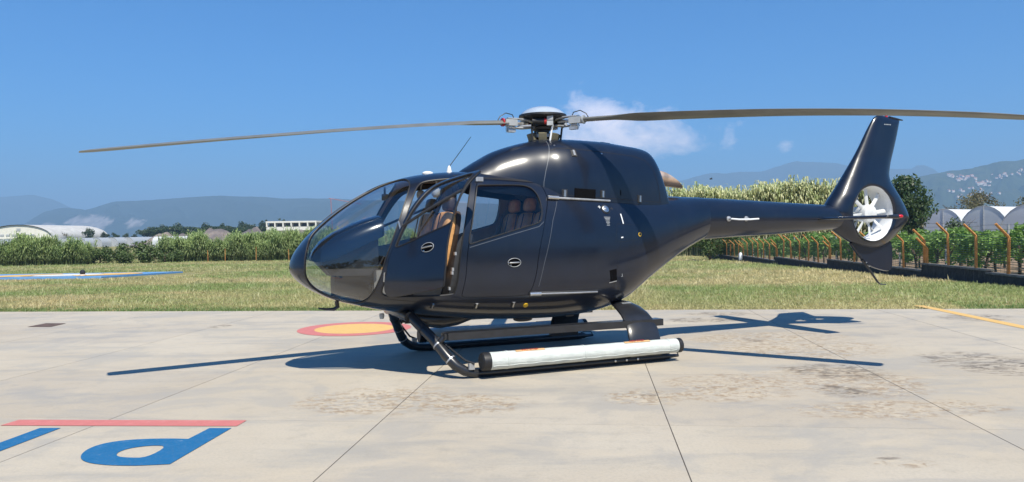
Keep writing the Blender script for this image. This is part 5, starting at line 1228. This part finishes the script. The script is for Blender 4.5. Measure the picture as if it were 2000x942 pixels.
for i, px in enumerate(np.linspace(292,522,22)): FT_.append(('umbrella_pine','%s flat topped pine from the left in the belt behind the heaps' % ORD[i],pine[i%3],px,340+8*math.sin(i*2.7),(1.35,1.35,.98+.07*math.sin(i*1.9)),'pines behind the gravel heaps'))
for i, px in enumerate((318,348,355,405,432,440,474,489,497,516)): FT_.append(('broadleaf_tree','%s taller tree from the left rising out of the pine belt' % ORD[i],rnd[i%2],px,372,1.28+.16*math.sin(i*2.3),'tall trees in the pine belt'))
for i, px in enumerate((514,520,546,551,556)): FT_.append(('poplar','%s slim poplar from the left behind the white building' % ORD[i],pop[0],px,390,1.15+.06*(i%3),'poplars behind the white building'))
FT_ += [('broadleaf_tree','dark tree at the right end of the white building',rnd[1],622,350,1.15,None),('broadleaf_tree','dark tree low behind the reed hedge near the nose',rnd[0],640,350,1.0,None)]
for i, px in enumerate((100,115,128)): FT_.append(('scrub_tree','%s brownish scrub tree from the left beside the hangar' % ORD[i],SC[i%3],px,310,1.0,'scrub trees beside the hangar'))
for i, (nm, lb, cr, px, d, s_, gp) in enumerate(FT_): tree(nm, lb, 'tree', far(px,d,ZF), cr, ptr[i%2], i*1.1, s_, gp)
grav = NT('gravel'); _p = grav.pos(); _n = grav.noise(_p, .35, 8, .7); _n2 = grav.noise(_p, .09, 4); grav.bsdf(grav.mix(grav.ramp(_n2, .4, .6), grav.mix(grav.ramp(_n, .35, .7), (.18,.145,.125), (.29,.24,.205)), (.115,.10,.10)), .95, _n, .8, .4); M['gravel'] = grav.m
def heap(label, px, d, w, h_, seed, dep=9):
    r = np.random.default_rng(seed); nx, ny = 33, 15; V = []; F = []
    ph = r.uniform(0,6.28,6)
    for j in range(ny):
        for i in range(nx):
            u, v = i/(nx-1)*2-1, j/(ny-1)*2-1; rr = math.sqrt(u*u+v*v); prof_ = max(0, 1-abs(v)**1.6)*max(0, 1-abs(u)**2.4)
            z = h_*prof_*(.78+.13*math.sin(u*5+ph[0])+.13*math.sin(u*11+ph[1]+v*2)+.08*math.sin(u*23+ph[2])+.05*math.sin(u*41+ph[3]))
            V.append((u*w/2, v*dep, z-.1))
    for j in range(ny-1):
        for i in range(nx-1): F.append((j*nx+i, j*nx+i+1, (j+1)*nx+i+1, (j+1)*nx+i))
    tag(link('gravel_heap', mesh('gravel_heap', V, F, M['gravel'], True), None, far(px,d,ZF)), label, 'gravel heap', 'gravel heaps behind the reeds')
heap('long pinkish gravel heap left of the others', 350, 235, 28, 4.5, 1); heap('broad gravel heap in the middle of the row', 425, 245, 40, 5.3, 2); heap('dark grey gravel heap before the white building', 492, 240, 28, 5.5, 3); heap('low dark gravel heap at the foot of the white building', 566, 238, 20, 4.7, 4); heap('small pale sand heap below the white building', 598, 225, 8, 2.6, 5, 5)
WB = empty('industrial_building', far(569,320,ZF), -.06); tag(WB, 'long white flat roofed concrete building with open ground floor', 'building'); wc = simple('white_concrete', (.66,.65,.60), .8, .05, 1)
mb = MB(); mb.box((0,8,8.35), (21.5,16,.7)); mb.build('roof', wc, WB, False); mb = MB(); mb.box((0,8,5.55), (21.2,15.6,1.5)); mb.build('parapet', wc, WB, False)
for i in range(7): mb = MB(); mb.box((-10.4+i*3.47,.4,7.15), (.5,.8,1.8)); mb.box((-10.4+i*3.47,.5,2.4), (.6,.9,4.9)) if i in (0,1,4,6) else None; mb.build('column', wc, WB, False)
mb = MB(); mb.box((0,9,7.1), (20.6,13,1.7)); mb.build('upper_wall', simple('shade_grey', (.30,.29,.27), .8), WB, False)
for i in range(6): mb = MB(); mb.box((-8.7+i*3.47,2.42,7.1), (2.6,.1,1.1)); mb.build('window', M['dark'], WB, False)
mb = MB(); mb.box((-4,7,2.4), (12,10,4.8)); mb.build('ground_floor_wall', wc, WB, False); mb = MB(); mb.box((6,13,2.4), (9,.4,4.8)); mb.build('rear_wall', M['dark'], WB, False)
CR = empty('tower_crane', far(650,700,-1)); tag(CR, 'thin distant tower crane over the nose', 'crane'); crm = simple('crane_red', (.40,.10,.08), .6)
mb = MB(); mb.tube([(0,0,0),(-1.2,0,35.5)], .28, 4); mb.build('mast', crm, CR); mb = MB(); mb.tube([(-3,0,35.7),(26,0,30)], .22, 4); mb.build('jib', crm, CR)
br = MB(); br.sq((0,0,0), (.16,.05,.05), .9); br.add([(-.05,0,.02),(.07,0,.02),(.0,.42,.16)], [(0,1,2)]); br.add([(-.05,0,.02),(.0,-.42,.16),(.07,0,.02)], [(0,1,2)])
tag(br.build('bird', M['dark'], loc=far(1390,75,6.45)), 'small dark bird flying left of the tail fin', 'bird')

# unseen trees behind the camera, added for their dark reflection in the paint
bl = []
rb = np.random.default_rng(9)
for i in range(150):
    x = -110+220*i/149+rb.normal()*2; bl.append((x, -46+rb.normal()*3, rb.uniform(1.0,6.5), rb.uniform(2,3.6), rb.uniform(2,3), rb.uniform(1.6,2.6)))
tag(link('unseen_woodland', leaf_mesh('unseen_woodland', 15000, bl, .75, (.018,.045,.012), (.05,.09,.025), 905)), 'unseen dark belt of trees added behind the camera for its reflection in the paint', 'trees', None, 'stuff')

# ---------------- mountains
def ridge(name, label, prof, d, depth, cols, seed, rough=.02, quarry=None, ext=None):
    """prof: (photo column, height angle in px above the horizon)"""
    px = arr([p[0] for p in prof]); hp = arr([p[1] for p in prof]); nx, ny = 260, 46
    u = np.linspace(px[0], px[-1], nx); hgt = pchip(px, hp, u)/1501*d
    X = (u-1000)/1501*d; V = np.zeros((ny,nx,3)); 
    base = fbm(np.stack([X, X*0+seed*91.], 1), 1/(d*.05), seed, 5)-.5
    for j in range(ny):
        f = j/(ny-1); g_ = f/.72 if f < .72 else 1-(f-.72)/.28*.55
        yy = d-depth*.72+depth*f; spread = yy/d
        nz_ = fbm(np.stack([X*.9+j*3, np.full(nx, yy)], 1), 1/(d*.035), seed+5, 5)-.5
        nz2 = fbm(np.stack([X, np.full(nx, yy)*.35], 1), 1/(d*.02), seed+9, 4)-.5
        z = hgt*(g_**1.15)*(1+base*rough*2)+hgt*(nz_*.50+nz2*.30)*np.clip(g_*(1.02-g_)*4, 0, 1)*1.1
        V[j] = np.stack([X*spread, np.full(nx, yy)+nz_*depth*.10, z+ZF-4*(1-min(1,f*8))], 1)
    F = (np.arange(nx-1)[None]+np.arange(ny-1)[:,None]*nx).reshape(-1); F = np.stack([F, F+1, F+1+nx, F+nx], 1)
    Vr = V.reshape(-1,3); n1 = fbm(Vr[:,:2], 1/(d*.012), seed+21, 5); C = arr(cols[0])*(1-n1[:,None])+arr(cols[1])*n1[:,None]
    if quarry:
        pxv = 1000+Vr[:,0]/Vr[:,1]*1501; hv = (Vr[:,2]-CAM_H)/Vr[:,1]*1501
        for qx, qh, rx, rh in quarry:
            dd = ((pxv-qx)/rx)**2+((hv-qh)/rh)**2+(n1-.5)*1.1; m_ = np.clip((1.0-dd)*7, 0, 1)[:,None]; C = C*(1-m_)+arr([.34,.30,.29])*(.35+1.1*fbm(Vr[:,:2], 1/(d*.006), 5)[:,None])*m_
    o = link(name, mesh(name, Vr, F, M['mount'], True, C)); tag(o, label, None, None, 'structure'); return o, V
mt = NT('forested_slope'); _a = mt.n('ShaderNodeAttribute', attribute_name='Col').outputs['Color']; _p = mt.pos(); _n = mt.noise(_p, .02, 6, .7)
mt.bsdf(mt.mix(mt.math('MULTIPLY', mt.ramp(_n, .35, .7), .6), _a, mt.mix(1.0, _a, (.45,.5,.45), 'MULTIPLY')), .95, _n, 1.0, 12, Specular_IOR_Level=.05); M['mount'] = mt.m
g1, g2c = (.016,.028,.014), (.034,.043,.022)
ridge('mountain', 'pale far mountain at the left edge', [(-700,70),(-300,88),(0,85),(60,88),(100,78),(140,58),(200,34),(300,10)], 7400, 1500, (g1,g2c), 3)
ridge('mountain', 'long blue wooded ridge behind the hangar and reeds', [(10,8),(50,32),(90,54),(130,61),(160,56),(230,72),(300,75),(330,77),(420,80),(490,78),(560,75),(650,72),(720,68),(900,60),(1050,52),(1200,40),(1330,18)], 4700, 1500, (g1,g2c), 7, quarry=[(175,30,44,15),(95,20,20,9),(265,28,20,8)])
ridge('mountain', 'faint far range behind the tail boom', [(1000,60),(1180,80),(1330,98),(1400,112),(1480,113),(1560,131),(1640,126),(1700,117),(1780,114),(1800,120),(1850,100),(1950,80),(2100,70)], 7000, 1500, (g1,g2c), 11)
ridge('mountain', 'low hill showing over the reed thicket', [(1380,12),(1450,40),(1520,58),(1580,66),(1640,70),(1700,62),(1800,30)], 5400, 900, (g1,g2c), 13)
HILL, HV = ridge('mountain', 'wooded hill with villages at the right edge', [(1640,15),(1700,58),(1760,88),(1800,102),(1850,111),(1900,117),(1960,126),(2000,131),(2100,150),(2300,170),(2600,150)], 3300, 1100, ((.018,.036,.012),(.085,.095,.045)), 17)
# villages: single houses on the hillside
hw_ = simple('village_render', (.66,.60,.54), .85, .12, .05); hr_ = simple('village_roof', (.42,.20,.13), .85, .15, .05)
mb = MB(); mb.box((0,0,4), (14,11,8)); HM = mesh('wall', mb.V, mb.F, hw_); mb = MB(); mb.add([(-7.6,-6,8),(7.6,-6,8),(7.6,6,8),(-7.6,6,8),(-7.6,0,11),(7.6,0,11)], [(0,1,5,4),(2,3,4,5),(1,2,5),(3,0,4)]); HR = mesh('roof', mb.V, mb.F, hr_)
flatV = HV.reshape(-1,3); fpx = 1000+flatV[:,0]/flatV[:,1]*1501; fh = (flatV[:,2]-CAM_H)/flatV[:,1]*1501
def hill_point(px, hh):
    k = np.argmin((fpx-px)**2+((fh-hh)*1.5)**2+np.where(flatV[:,1] > 3300-1100*.02, 1e5, 0)); return flatV[k]
rv = random.Random(5); towns = [(1885,92,26,4,26,'upper long village'),(1915,80,16,6,26,'steep village below the upper one'),(1960,95,24,4,20,'village towards the right edge'),(1850,96,14,3,8,'village towards the dark tree'),(1880,64,22,7,10,'lower slope'),(1940,60,40,9,9,'lower right slope'),(1990,101,10,3,6,'village at the right edge')]
for cx, ch, rx, rh, n, nm in towns:
    for i in range(n):
        px = cx+rv.gauss(0,.5)*rx; hh = ch+rv.gauss(0,.6)*rh; p = hill_point(px, hh); s_ = rv.uniform(.35,.85)
        o = empty('house', (p[0]+rv.uniform(-12,12), p[1]-5, p[2]+rv.uniform(-3,5)), rv.uniform(-.6,.6)); o.scale = (s_,s_,s_*rv.uniform(.9,1.4)); tag(o, 'tiny pale house on the wooded hillside, %s' % nm, 'house', 'houses of the %s' % nm)
        link('wall', HM, o); link('roof', HR, o)

# ---------------- air
hz = NT('air'); _v = hz.n('ShaderNodeVolumePrincipled', {'Color':(.41,.68,1.0), 'Density':2.6e-4, 'Anisotropy':0.0}); hz.t.links.new(_v.outputs[0], hz.out.inputs[1])
mb = MB(); mb.box((0,6500,342), (52000,31000,700)); hzo = mb.build('haze', hz.m, None, False); tag(hzo, 'thin blue summer haze over the plain', 'haze', None, 'stuff')
